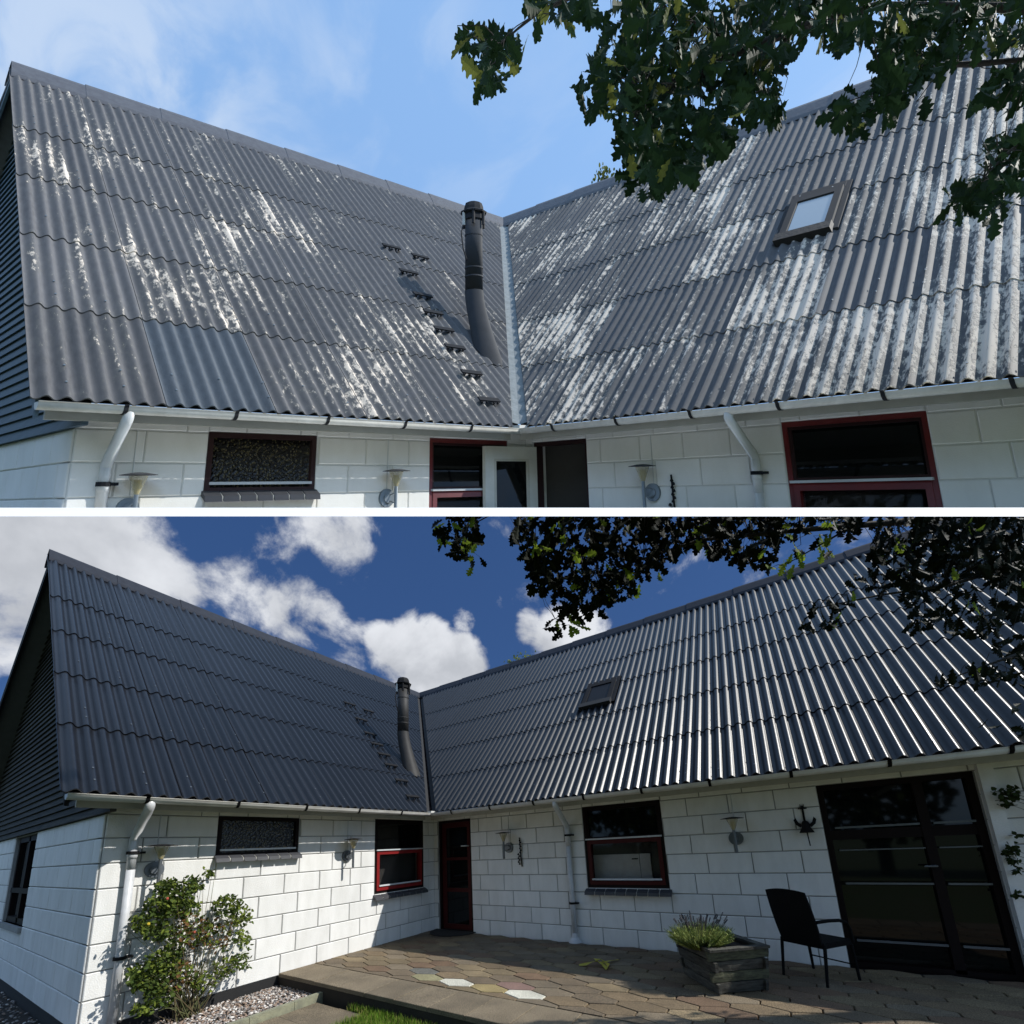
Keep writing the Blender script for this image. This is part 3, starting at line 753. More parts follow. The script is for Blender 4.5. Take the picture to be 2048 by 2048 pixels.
KL = kit(False); KU = kit(True)
hl, w3l = build_house(LOW, KL, 10.6, 'lower white block house with a freshly painted glossy black corrugated roof', False)
hu, w3u = build_house(HIGH, KU, 8.6, 'upper white block house with a worn grey corrugated roof flaking to white', True)

# white band dividing the two views, modelled as a slab below the upper house
def build_slab():
    bm = NB(); X = 9.0
    sec = [(.27 * UF, 1032.7), (.44 * UF, 1015.4), (1.62 * UF, 1017.5), (1.62 * UF, 1031.0)]
    L_, R_ = [], []
    for d, v in sec:
        for lst, s in ((L_, -1), (R_, 1)):
            p = CAM + FWD * d + UP * (-(v - 1533) / 819 * d) + RIGHT * s * (1.28 * d + .12)
            lst.append(bm.verts.new(p))
    n = len(sec)
    for i in range(n): bm.faces.new((L_[i], L_[(i + 1) % n], R_[(i + 1) % n], R_[i]))
    bm.faces.new(L_); bm.faces.new(R_[::-1])
    o = make('terrace', LOW, bm, mat('white_divider', (.88, .88, .88), .6, var=.03), None)
    tag(o, kind='structure')
build_slab()
#@@REST
# ------------------------------------------------------------------ ground
M_ = lambda *a, **k: mat(*a, **k)
m_lawn = mat('lawn_soil', (.055, .085, .022), .95, scale=1.5, c2=(.07, .075, .03), bump=.3)
m_earth = mat('dark_earth', (.03, .024, .018), .95, bump=.4)
def ground():
    bm = NB(); quad(bm, [(-150, -150, -.30), (150, -150, -.30), (150, 150, -.30), (-150, 150, -.30)])
    tag(make('ground', LOW, bm, m_lawn), kind='structure')
    bm = NB(); box(bm, .0, 11, -3.27, -.2, -.28, -.045, lambda a, d, z: (a, d, z))
    tag(make('patio_bed', LOW, bm, m_earth), kind='structure')
ground()

def speckle(name, c, obj_var=.16, hue=0.02):
    m, N, L, P = new_mat(name); P.inputs['Roughness'].default_value = .85
    geo = N.new('ShaderNodeNewGeometry')
    n1 = N.new('ShaderNodeTexNoise'); n1.inputs['Scale'].default_value = 95; n1.inputs['Detail'].default_value = 3; n1.inputs['Roughness'].default_value = .7
    n2 = N.new('ShaderNodeTexNoise'); n2.inputs['Scale'].default_value = 3.2; n2.inputs['Detail'].default_value = 5
    for n in (n1, n2): L.new(geo.outputs['Position'], n.inputs['Vector'])
    cr = N.new('ShaderNodeValToRGB'); e = cr.color_ramp.elements
    e[0].position = .34; e[0].color = (*[x * .28 for x in c], 1); e[1].position = .66; e[1].color = (*[min(1, x * 1.75) for x in c], 1)
    k = e.new(.5); k.color = (*c, 1)
    L.new(n1.outputs['Fac'], cr.inputs[0])
    oi = N.new('ShaderNodeObjectInfo'); hs = N.new('ShaderNodeHueSaturation')
    a = N.new('ShaderNodeMapRange'); a.inputs[3].default_value = 1 - obj_var; a.inputs[4].default_value = 1 + obj_var; L.new(oi.outputs['Random'], a.inputs[0])
    b = N.new('ShaderNodeMapRange'); b.inputs[1].default_value = .3; b.inputs[2].default_value = .7; b.inputs[3].default_value = .78; b.inputs[4].default_value = 1.15; L.new(n2.outputs['Fac'], b.inputs[0])
    mu = N.new('ShaderNodeMath'); mu.operation = 'MULTIPLY'; L.new(a.outputs[0], mu.inputs[0]); L.new(b.outputs[0], mu.inputs[1])
    L.new(mu.outputs[0], hs.inputs['Value']); L.new(cr.outputs[0], hs.inputs['Color']); L.new(hs.outputs[0], P.inputs['Base Color'])
    bp = N.new('ShaderNodeBump'); bp.inputs['Strength'].default_value = .5; bp.inputs['Distance'].default_value = .006; L.new(n1.outputs['Fac'], bp.inputs['Height']); L.new(bp.outputs[0], P.inputs['Normal'])
    return m
PAVE = [speckle('paver_brown', (0.143, 0.103, 0.059)), speckle('paver_tan', (0.167, 0.126, 0.072)), speckle('paver_red', (0.133, 0.084, 0.050)), speckle('paver_dun', (0.143, 0.112, 0.074)), speckle('paver_umber', (0.124, 0.093, 0.059))]
m_pink = speckle('paver_pink', (0.162, 0.100, 0.081)); m_pale = speckle('paver_pale', (.50, .48, .40), .03); m_yel = speckle('paver_yellow', (.26, .20, .09), .05); m_olive = speckle('paver_olive', (.22, .20, .11), .05); m_gr = speckle('paver_slate', (0.119, 0.116, 0.100), .05)
m_slab = speckle('slab_concrete', (0.157, 0.124, 0.081), .10)
def solid_poly(bm, pts, z0, z1, c=.006):
    n = len(pts); cx = sum(p[0] for p in pts) / n; cy = sum(p[1] for p in pts) / n
    f = lambda p, k: (p[0] + (cx - p[0]) * k, p[1] + (cy - p[1]) * k)
    A = [bm.verts.new((*p, z0)) for p in pts]; B = [bm.verts.new((*p, z1 - c)) for p in pts]; D = [bm.verts.new((*f(p, c / .22), z1)) for p in pts]
    for X, Y in ((A, B), (B, D)):
        for i in range(n): bm.faces.new((X[i], X[(i + 1) % n], Y[(i + 1) % n], Y[i]))
    bm.faces.new(D)
PAT = empty('patio', LOW, (3, -1.5, 0)); tag(PAT, kind='structure')
WX, HY, SD = .505, .285, .105; RP = (HY + SD) / 2
special = {(2.75, 0): m_pale, (3.26, 0): m_yel, (3.76, 0): m_pale, (2.24, 0): m_olive, (2.0, 1): m_gr, (3.51, 1): m_pink}
rnd = random.Random(11)
def clip_poly(pts, f):      # keep f(p) >= 0
    out = []
    for i in range(len(pts)):
        a, b = pts[i], pts[(i + 1) % len(pts)]; fa, fb = f(a), f(b)
        if fa >= 0: out.append(a)
        if (fa >= 0) != (fb >= 0): t = fa / (fa - fb); out.append((a[0] + (b[0] - a[0]) * t, a[1] + (b[1] - a[1]) * t))
    return out
k = 0; extra = NB(); cnt = 0
for r in range(-1, 13):
    yc = -2.52 + r * RP
    for q in range(-6, 16):
        xc = 2.75 + q * WX + (WX / 2 if r % 2 else 0)
        if not -.1 < xc < 9.6: continue
        g = .007; hw, hh, sd = WX / 2 - g, HY / 2 - g * 1.1, SD / 2 - g * .4
        pts = [(xc + hw, yc - sd), (xc + hw, yc + sd), (xc, yc + hh), (xc - hw, yc + sd), (xc - hw, yc - sd), (xc, yc - hh)]
        for f in (lambda p: p[1] + 2.722, lambda p: -.02 - p[1], lambda p: p[0] - .02):
            pts = clip_poly(pts, f)
            if not pts: break
        if len(pts) < 3: continue
        area = abs(sum(a[0] * b[1] - b[0] * a[1] for a, b in zip(pts, pts[1:] + pts[:1]))) / 2
        if area < .004: continue
        z = rnd.uniform(-.003, .003); mt = rnd.choice(PAVE)
        for (sx, sr), sm in special.items():
            if sr == r and abs(sx - xc) < .2: mt = sm
        cnt += 1
        if cnt <= 300 or mt not in PAVE:
            bm = NB(); solid_poly(bm, pts, -.05, z); make('paver', LOW, bm, mt, PAT)
        else: solid_poly(extra, pts, -.05, z)
if extra.verts: tag(make('paver_field', LOW, extra, PAVE[0], PAT), kind='stuff')
x = .40 - .52
while x < 11:
    a0 = max(x, .03) + .004; a1 = x + .52 - .004
    bm = NB(); solid_poly(bm, [(a0, -3.285), (a1, -3.285), (a1, -2.735), (a0, -2.735)], -.05, rnd.uniform(-.003, .003), .004)
    make('paving_slab', LOW, bm, m_slab, PAT); x += .52
# lower path slabs, kerb stones, gravel bed
PTH = empty('path', LOW, (1.6, -4, -.2)); tag(PTH, kind='structure')
for j in range(7):
    y1 = -3.37 - j * .5
    for xx in (1.12, 1.60):
        bm = NB(); solid_poly(bm, [(xx + .005, y1 - .49), (xx + .475, y1 - .49), (xx + .475, y1), (xx + .005, y1)], -.28, -.20 + rnd.uniform(-.004, .004), .004)
        make('paving_slab', LOW, bm, m_slab, PTH)
E_ = empty('garden_edging', LOW, (1.06, -4.5, -.2), 'low concrete kerb stones between the gravel bed and the path', 'kerb')
m_kerb = mat('kerb', (.27, .27, .18), .85, scale=9, c2=(.18, .18, .13), bump=.5)
for j in range(5):
    y1 = -3.13 - j * .52; bm = NB(); box(bm, 1.035, 1.10, y1 - .515, y1, -.30, -.115)
    bmesh.ops.bevel(bm, geom=bm.edges[:], offset=.006, segments=1); make('kerb_stone', LOW, bm, m_kerb, E_)
bm = NB(); quad(bm, [(.0, -8, -.185), (1.035, -8, -.185), (1.035, -3.2, -.185), (.0, -3.2, -.185)]); tag(make('gravel_bed', LOW, bm, m_earth), kind='structure')
bm = NB(); quad(bm, [(-9, -9, -.20), (0, -9, -.20), (0, -5.35, -.20), (-9, -5.35, -.20)]); tag(make('side_bed', LOW, bm, m_earth), kind='structure')
def pebbles():
    bm = NB(); r_ = random.Random(3)
    tmpl = []
    for _ in range(6):
        b = NB(); bmesh.ops.create_icosphere(b, subdivisions=1, radius=1)
        for v in b.verts: v.co *= r_.uniform(.8, 1.15)
        tmpl.append(([v.co.copy() for v in b.verts], [[v.index for v in f.verts] for f in b.faces])); b.free()
    for i in range(5200):
        if i < 4200: x, y = r_.uniform(.02, 1.03), -3.22 - 2.2 * r_.random() ** 1.25
        else: x, y = r_.uniform(-4, .1), r_.uniform(-6.6, -5.36)
        R = r_.uniform(.009, .020); S = Matrix.Diagonal((R * r_.uniform(.9, 1.5), R, R * r_.uniform(.5, .8))); Q = Matrix.Rotation(r_.uniform(0, 6.28), 3, 'Z') @ Matrix.Rotation(r_.uniform(-.5, .5), 3, 'X') @ S
        c = Vector((x, y, -.178 + r_.uniform(-.005, .016))); V, Fc = tmpl[i % 6]; mi = r_.choice((0, 0, 1, 1, 2, 3))
        vs = [bm.verts.new(Q @ p + c) for p in V]
        for f in Fc: ff = bm.faces.new([vs[k] for k in f]); ff.material_index = mi; ff.smooth = True
    ms = [mat('pebble_grey', (.30, .27, .25), .7, obj_var=0, scale=40), mat('pebble_brown', (.28, .20, .15), .7, scale=40), mat('pebble_white', (.68, .64, .60), .6, scale=40), mat('pebble_dark', (.10, .09, .09), .7, scale=40)]
    tag(make('gravel', LOW, bm, ms, recalc=False), 'brown and white pebbles along the foot of the sunlit wall', 'gravel', kind='stuff')
pebbles()
def grass():
    bm = NB(); r_ = random.Random(5)
    for i in range(16000):
        x = r_.uniform(1.75, 4.6); y = -3.34 - .9 * r_.random() ** 1.3
        if x < 2.09 and y < -3.4 and x < 2.08: continue
        h = r_.uniform(.04, .12); a = r_.uniform(0, 6.28); l = r_.uniform(0, .04); w = .0035; b = r_.uniform(0, 6.28)
        d = Vector((math.cos(b) * w, math.sin(b) * w, 0)); o = Vector((x, y + .03, -.215)); t = o + Vector((math.cos(a) * l, math.sin(a) * l, h)); mm = o.lerp(t, .55) + Vector((0, 0, h * .12))
        v = [bm.verts.new(p) for p in (o - d, o + d, mm + d * .8, t, mm - d * .8)]
        bm.faces.new(v).material_index = r_.choice((0, 0, 1, 2))
    ms = [leaf_mat('grass_green', (.13, .24, .03), .3), leaf_mat('grass_light', (.22, .34, .05), .3), leaf_mat('grass_dry', (.26, .26, .08), .2)]
    tag(make('grass', LOW, bm, ms, recalc=False), 'bright green lawn growing below the patio step', 'grass', kind='stuff')
    bm = NB(); quad(bm, [(1.72, -9, -.245), (11, -9, -.245), (11, -3.31, -.245), (1.72, -3.31, -.245)]); tag(make('lawn', LOW, bm, m_lawn), kind='structure')
grass()

# ------------------------------------------------------------------ wall lamps
def lamp(fr, K, P, a, z, label):
    L_ = empty('wall_lamp', fr, P(a, 0, z), label, 'lamp', 'conical glass lamps on the ' + ('upper' if fr.upper else 'lower') + ' house walls')
    def disc(d0, d1, r, n=20, aa=a, zz=z):
        bm = NB(); ring = []
        for d in (d0, d1): ring.append([bm.verts.new(P(aa + r * math.cos(i * 2 * math.pi / n), d, zz + r * math.sin(i * 2 * math.pi / n))) for i in range(n)])
        for i in range(n): bm.faces.new((ring[0][i], ring[0][(i + 1) % n], ring[1][(i + 1) % n], ring[1][i]))
        bm.faces.new(ring[0][::-1]); bm.faces.new(ring[1]); return bm
    make('back_plate', fr, disc(.01, .045, .095), K['lamp'], L_)
    make('boss', fr, disc(.045, .065, .05), K['lamp'], L_)
    for dz in (.03, -.03):
        bm = NB(); tube(bm, [P(a + .02, .06, z + dz), P(a + .03, .12, z + dz * 1.6), P(a + .0, .19, z + dz * 1.4)], .007, 8); make('arm', fr, bm, K['lamp'], L_)
    bm = NB(); tube(bm, [P(a, .20, z - .20), P(a, .20, z + .12)], .019, 12); make('stem', fr, bm, K['lamp'], L_)
    bm = NB(); lathe(bm, P(a, .20, z + .12), [(.022, 0), (.078, .15)], 20); make('glass_cone', fr, bm, K['conc'], L_)
    bm = NB(); lathe(bm, P(a, .20, z + .125), [(.016, 0), (.034, .06), (.03, .11)], 12); make('bulb_core', fr, bm, K['amber'], L_)
    bm = NB(); lathe(bm, P(a, .20, z + .275), [(.15, 0), (.15, .004), (.06, .02), (.01, .024)], 24); make('shade', fr, bm, K['skyframe'], L_)
    bm = NB(); tube(bm, [P(a + .01, .018, z + .09), P(a + .01, .018, 2.24)], .006, 6); make('cable', fr, bm, K['pipe'], L_)
lamp(LOW, KL, PL, -4.86, 1.58, 'lamp beside the left white downpipe of the lower house, above the rose bush')
lamp(LOW, KL, PL, -2.20, 1.62, 'lamp between the lace window and the red window on the lower sunlit wall')
lamp(LOW, KL, PR, 1.99, 1.62, 'lamp right of the red corner door of the lower house, beside the chime')
lamp(LOW, KL, PR, 5.90, 1.60, 'lamp above the planter on the lower shaded wall, near the black bell ornament')
lamp(HIGH, KU, PL, -4.86, 1.58, 'lamp beside the left white downpipe of the upper house, cropped at its foot')
lamp(HIGH, KU, PL, -2.20, 1.62, 'lamp between the two left windows of the upper house')
lamp(HIGH, KU, PR, 1.99, 1.62, 'lamp right of the open doorway of the upper house')
# chimes
def chime(fr, K, a, label):
    C_ = empty('wind_chime', fr, PR(a, 0, 1.55), label, 'wind chime')
    bm = NB(); tube(bm, [PR(a, .04, 1.80), PR(a + .01, .04, 1.5), PR(a + .03, .04, 1.26)], .012, 6); make('cord', fr, bm, K['black'], C_)
    for i in range(13):
        z = 1.74 - i * .036; s = 1 if i % 2 else -.4
        bm = NB(); lathe(bm, PR(a + .03 * (1 if i < 7 else -1) * (1 if s > 0 else .4), .055, z), [(.008, .02), (.017, .006), (.02, -.008), (.008, -.014)], 8); make('bell', fr, bm, K['black'], C_)
chime(LOW, KL, 2.25, 'dark hanging chime of small bells on the lower wall right of the lamp')
chime(HIGH, KU, 2.25, 'dark hanging chime of small bells on the upper wall right of the lamp')
# bell ornament
O_ = empty('bell_ornament', LOW, PR(6.74, 0, 1.7), 'black iron bell ornament with two side wings beside the terrace door', 'wall ornament')
bm = NB(); box(bm, 6.726, 6.75, .012, .03, 1.70, 1.99, PR); box(bm, 6.69, 6.785, .012, .03, 1.945, 1.962, PR); box(bm, 6.715, 6.722, .012, .03, 1.96, 2.01, PR); box(bm, 6.752, 6.759, .012, .03, 1.96, 2.01, PR); make('bracket', LOW, bm, KL['black'], O_)
bm = NB(); lathe(bm, PR(6.74, .075, 1.63), [(.085, 0), (.07, .03), (.05, .07), (.045, .12), (.03, .15), (.01, .16)], 16); make('bell', LOW, bm, KL['black'], O_, smooth=True)
for s in (1, -1):
    bm = NB(); v = [PR(6.74 + s * q[0], .06 + .01 * e, q[1]) for e in (0, 1) for q in ((.03, 1.73), (.075, 1.77), (.10, 1.835), (.125, 1.80), (.11, 1.745), (.06, 1.70))]
    vs = [bm.verts.new(p) for p in v]; bm.faces.new(vs[:6]); bm.faces.new(vs[6:][::-1])
    for i in range(6): bm.faces.new((vs[i], vs[(i + 1) % 6], vs[6 + (i + 1) % 6], vs[6 + i]))
    make('wing', LOW, bm, KL['black'], O_)
bm = NB(); tube(bm, [PR(6.74, .075, 1.64), PR(6.745, .07, 1.55), PR(6.75, .06, 1.46)], .007, 6); make('clapper', LOW, bm, KL['black'], O_)

# ------------------------------------------------------------------ doormat
bm = NB(); pts = [(.10, -.03)] + [(.60 + .52 * math.cos(t), -.03 + .52 * -math.sin(t)) for t in [math.pi - i * math.pi / 16 for i in range(17)]]
solid_poly(bm, pts[1:], .004, .022, .004)
tag(make('doormat', LOW, bm, mat('rubber', (.012, .012, .012), .9, bump=.6, bscale=90)), 'black half round mat in front of the red corner door', 'doormat')

# ------------------------------------------------------------------ cabinet seen behind the kitchen window
CB = empty('white_cabinet', LOW, (4.2, .5, 0), 'white cabinet standing behind the pane of the lower right red window', 'cabinet')
m_wh = mat('cabinet_white', (.72, .70, .66), .5)
bm = NB(); box(bm, 3.62, 4.42, .20, .55, .6, 1.42); make('carcass', LOW, bm, m_wh, CB)
bm = NB(); box(bm, 4.43, 4.60, .20, .5, .6, 1.42); make('door', LOW, bm, m_wh, CB)
bm = NB(); box(bm, 4.30, 4.40, .185, .20, 1.33, 1.35); make('handle', LOW, bm, KL['black'], CB)

# ------------------------------------------------------------------ planter
PLT = empty('planter_box', LOW, (5.68, -1.30, 0), 'weathered square planter of stacked dark boards holding the lavender', 'planter')
m_wood = mat('weathered_board', (.075, .073, .06), .9, scale=3, c2=(.025, .022, .018), stretch=(2, 2, 16), bump=.8, bscale=26, obj_var=.25)
m_moss = mat('mossy_board', (.10, .105, .06), .9, scale=5, c2=(.035, .035, .024), stretch=(2, 2, 10), bump=.8, bscale=30)
ca, sa = math.cos(math.radians(39)), math.sin(math.radians(39))
def PB(x, y, z, k=1.0):   # planter local -> world; x axis to the right-back
    s = .93 + .07 * z / .45
    return (5.68 + (x * ca - y * -sa) * s * 1.0, -1.30 + (x * sa + y * -ca * -1) * s, z)
def PB(x, y, z):
    s = .88 + .12 * z / .45; x *= s; y = (y * 1.14 + .045) * s
    return (5.69 + x * ca + y * sa * -1, -1.30 + x * sa + y * ca, z)
hw = .315; nb = 4; bh = .43 / nb; r_ = random.Random(2)
for i in range(nb):
    z0, z1 = .01 + i * bh + .004, .01 + (i + 1) * bh - .004
    for side in range(4):
        ov = .04 if (i + side) % 2 else -.035
        j = r_.uniform(-.006, .006)
        a0, a1, b0, b1 = -hw - ov, hw + ov, hw - .035 + j, hw + j
        if side == 0: X = lambda a, b, z: PB(a, -b, z)
        elif side == 1: X = lambda a, b, z: PB(b, a, z)
        elif side == 2: X = lambda a, b, z: PB(a, b, z)
        else: X = lambda a, b, z: PB(-b, a, z)
        bm = NB(); n = 8
        sec = []
        for k in range(n + 1):
            a = a0 + (a1 - a0) * k / n; w0 = r_.uniform(-.003, .003)
            sec.append([bm.verts.new(X(a, b, z)) for b, z in ((b0, z0), (b1 + w0, z0 + r_.uniform(-.003, .004)), (b1 + .004 + w0, (z0 + z1) / 2), (b1 + w0, z1 + r_.uniform(-.004, .003)), (b0, z1))])
        for p, q in zip(sec, sec[1:]):
            for k in range(5): bm.faces.new((p[k], p[(k + 1) % 5], q[(k + 1) % 5], q[k]))
        bm.faces.new(sec[0]); bm.faces.new(sec[-1][::-1])
        make('board', LOW, bm, m_moss if (side == 0 and i in (1, 3)) else m_wood, PLT)
for side in range(4):
    X = [lambda a, b, z: PB(a, -b, z), lambda a, b, z: PB(b, a, z), lambda a, b, z: PB(a, b, z), lambda a, b, z: PB(-b, a, z)][side]
    bm = NB(); hexa(bm, [X(-hw - .03, hw - .05, .435), X(hw + .03 - .0, hw - .05, .435), X(hw + .03, hw + .03, .435), X(-hw - .03, hw + .03, .435), X(-hw + .02, hw - .05, .462 + .0012 * side), X(hw - .02, hw - .05, .462 + .0012 * side), X(hw + .03, hw + .03, .462 + .0012 * side), X(-hw - .03, hw + .03, .462 + .0012 * side)])
    make('rim', LOW, bm, m_wood, PLT)
bm = NB(); quad(bm, [PB(-.28, -.28, .40), PB(.28, -.28, .40), PB(.28, .28, .40), PB(-.28, .28, .40)]); make('soil', LOW, bm, m_earth, PLT)
def lavender():
    r_ = random.Random(9)
    T = empty('lavender', LOW, (5.52, -1.32, .4), 'green lavender clump with dark flower spikes growing in the board planter', 'plant')
    bm = NB(); sp = NB(); cx, cy = 5.50, -1.42
    for i in range(2200):
        th = r_.uniform(0, 6.28); q = r_.random() ** .5
        o = Vector((cx + .16 * q * math.cos(th), cy + .16 * q * math.sin(th), .40))
        h = r_.uniform(.12, .30) * (1.1 - .35 * q); lean = q * .20 + r_.uniform(-.03, .05)
        t = o + Vector((math.cos(th) * lean, math.sin(th) * lean, h)); b = r_.uniform(0, 6.28); w = r_.uniform(.0018, .004)
        d = Vector((math.cos(b) * w, math.sin(b) * w, 0)); mi = r_.choice((0, 0, 1, 1, 2))
        mid = o.lerp(t, .5) + Vector((0, 0, .02))
        v = [bm.verts.new(p) for p in (o - d * .6, o + d * .6, mid + d, t, mid - d)]; bm.faces.new(v).material_index = mi
        for z in (.35, .55, .75, .9):
            c = o.lerp(t, z); a = r_.uniform(0, 6.28); e = Vector((math.cos(a), math.sin(a), .8)) * r_.uniform(.018, .035); n_ = e.cross(Vector((0, 0, 1))).normalized() * .003
            bm.faces.new([bm.verts.new(p) for p in (c - n_, c + n_, c + e)]).material_index = mi
    for i in range(70):
        th = r_.uniform(0, 6.28); q = r_.random() ** .5; o = Vector((cx + .14 * q * math.cos(th), cy + .14 * q * math.sin(th), .5))
        t = o + Vector((math.cos(th) * q * .16 + .02, math.sin(th) * q * .16 + .03, r_.uniform(.15, .26)))
        tube(sp, [o, o.lerp(t, .8), t], [.0018, .002, .0018], 4); 
        for k in range(4):
            c = o.lerp(t, .82 + .06 * k); lathe(sp, c, [(.003, 0), (.008, .006), (.004, .014)], 5)
    ms = [leaf_mat('lavender_green', (.12, .17, .04), .3), leaf_mat('lavender_light', (.36, .40, .13), .3), leaf_mat('lavender_grey', (.13, .17, .07), .3)]
    tag(make('leaves', LOW, bm, ms, T, recalc=False), kind='stuff'); tag(make('flower_spikes', LOW, sp, mat('spike', (.05, .045, .05), .8), T), kind='stuff')
lavender()

# ------------------------------------------------------------------ chair
def chair():
    T = empty('garden_chair', LOW, (6.42, -.62, 0), 'black high-backed garden chair with curved arms by the terrace door', 'chair')
    mk = mat('black_wicker', (.006, .006, .007), .7, bump=.5, bscale=120, spec=.1)
    th = math.radians(CH_ROT)
    f = Vector((math.sin(th), math.cos(th), 0)); r = Vector((math.cos(th), -math.sin(th), 0)); o = Vector((CH_X, CH_Y, 0))
    P = lambda a, b, z: o + r * a + f * b + Vector((0, 0, z))
    # back: slightly arched, leaning backwards
    bm = NB(); n = 8; rows = []
    for k in range(7):
        q = k / 6; z = .40 + .58 * q; wv = .235 + .015 * math.sin(q * 3); lean = -.20 - .14 * q
        row = []
        for i in range(n + 1):
            a = -wv + 2 * wv * i / n; c = -.03 * (1 - (a / wv) ** 2); dz = .03 * (1 - (a / wv) ** 2) * q
            row.append((a, lean + c, z + dz))
        rows.append(row)
    for e in (0, .022):
        V = [[bm.verts.new(P(a, b - e, z)) for a, b, z in row] for row in rows]
        for x, y in zip(V, V[1:]):
            for i in range(n): bm.faces.new((x[i], x[i + 1], y[i + 1], y[i]))
        if e == 0: V0 = V
    ring0 = V0[0] + [x[-1] for x in V0[1:]] + V0[-1][-2::-1] + [x[0] for x in V0[-2:0:-1]]; ring1 = V[0] + [x[-1] for x in V[1:]] + V[-1][-2::-1] + [x[0] for x in V[-2:0:-1]]
    for i in range(len(ring0)): bm.faces.new((ring0[i], ring0[(i + 1) % len(ring0)], ring1[(i + 1) % len(ring0)], ring1[i]))
    make('backrest', LOW, bm, mk, T)
    bm = NB(); box(bm, -.25, .25, -.22, .26, .375, .43, P); bmesh.ops.bevel(bm, geom=bm.edges[:], offset=.015, segments=2); make('seat', LOW, bm, mk, T)
    for s in (-1, 1):
        bm = NB(); tube(bm, [P(s * .25, .22, .38), P(s * .255, .24, 0)], .018, 8, .014); make('leg', LOW, bm, mk, T)
        bm = NB(); tube(bm, [P(s * .25, -.20, .42), P(s * .25, -.27, 0)], .018, 8, .014); make('leg', LOW, bm, mk, T)
        bm = NB(); tube(bm, [P(s * .25, -.26, .66), P(s * .27, -.10, .665), P(s * .275, .06, .655), P(s * .27, .17, .62), P(s * .26, .23, .54), P(s * .255, .25, .40)], .019, 8); make('armrest', LOW, bm, mk, T)
    bm = NB(); tube(bm, [P(-.255, .235, .16), P(.255, .235, .16)], .008, 6); make('stretcher', LOW, bm, mk, T)
CH_ROT, CH_X, CH_Y = 38, 6.60, -.64
chair()

# ------------------------------------------------------------------ yellow ribbon on the patio
bm = NB(); r_ = random.Random(4)
c0 = on_plane(1195, 1928, 2, .02); pts = [on_plane(u, v, 2, .02 + h) for u, v, h in ((1158, 1930, 0), (1172, 1928, .01), (1184, 1924, .03), (1196, 1922, .05), (1206, 1929, .02), (1214, 1938, 0), (1217, 1930, .03), (1204, 1919, .05), (1190, 1919, .06), (1200, 1926, .02), (1222, 1921, .01), (1237, 1919, 0))]
L_ = []
for i, p in enumerate(pts):
    d = (pts[min(i + 1, len(pts) - 1)] - pts[max(i - 1, 0)]).normalized(); n_ = d.cross(Vector((r_.uniform(-.8, .8), r_.uniform(-.8, .8), 1))).normalized() * (.018 + .012 * math.sin(i * 1.7) ** 2)
    L_.append((bm.verts.new(p - n_), bm.verts.new(p + n_)))
for a, b in zip(L_, L_[1:]): bm.faces.new((a[0], a[1], b[1], b[0]))
bmesh.ops.solidify(bm, geom=bm.faces[:], thickness=.004)
tag(make('cloth_strip', LOW, bm, mat('yellow_cloth', (.62, .56, .10), .7, c2=(.5, .42, .06))), 'crumpled yellow strip of cloth lying on the shaded patio', 'cloth')

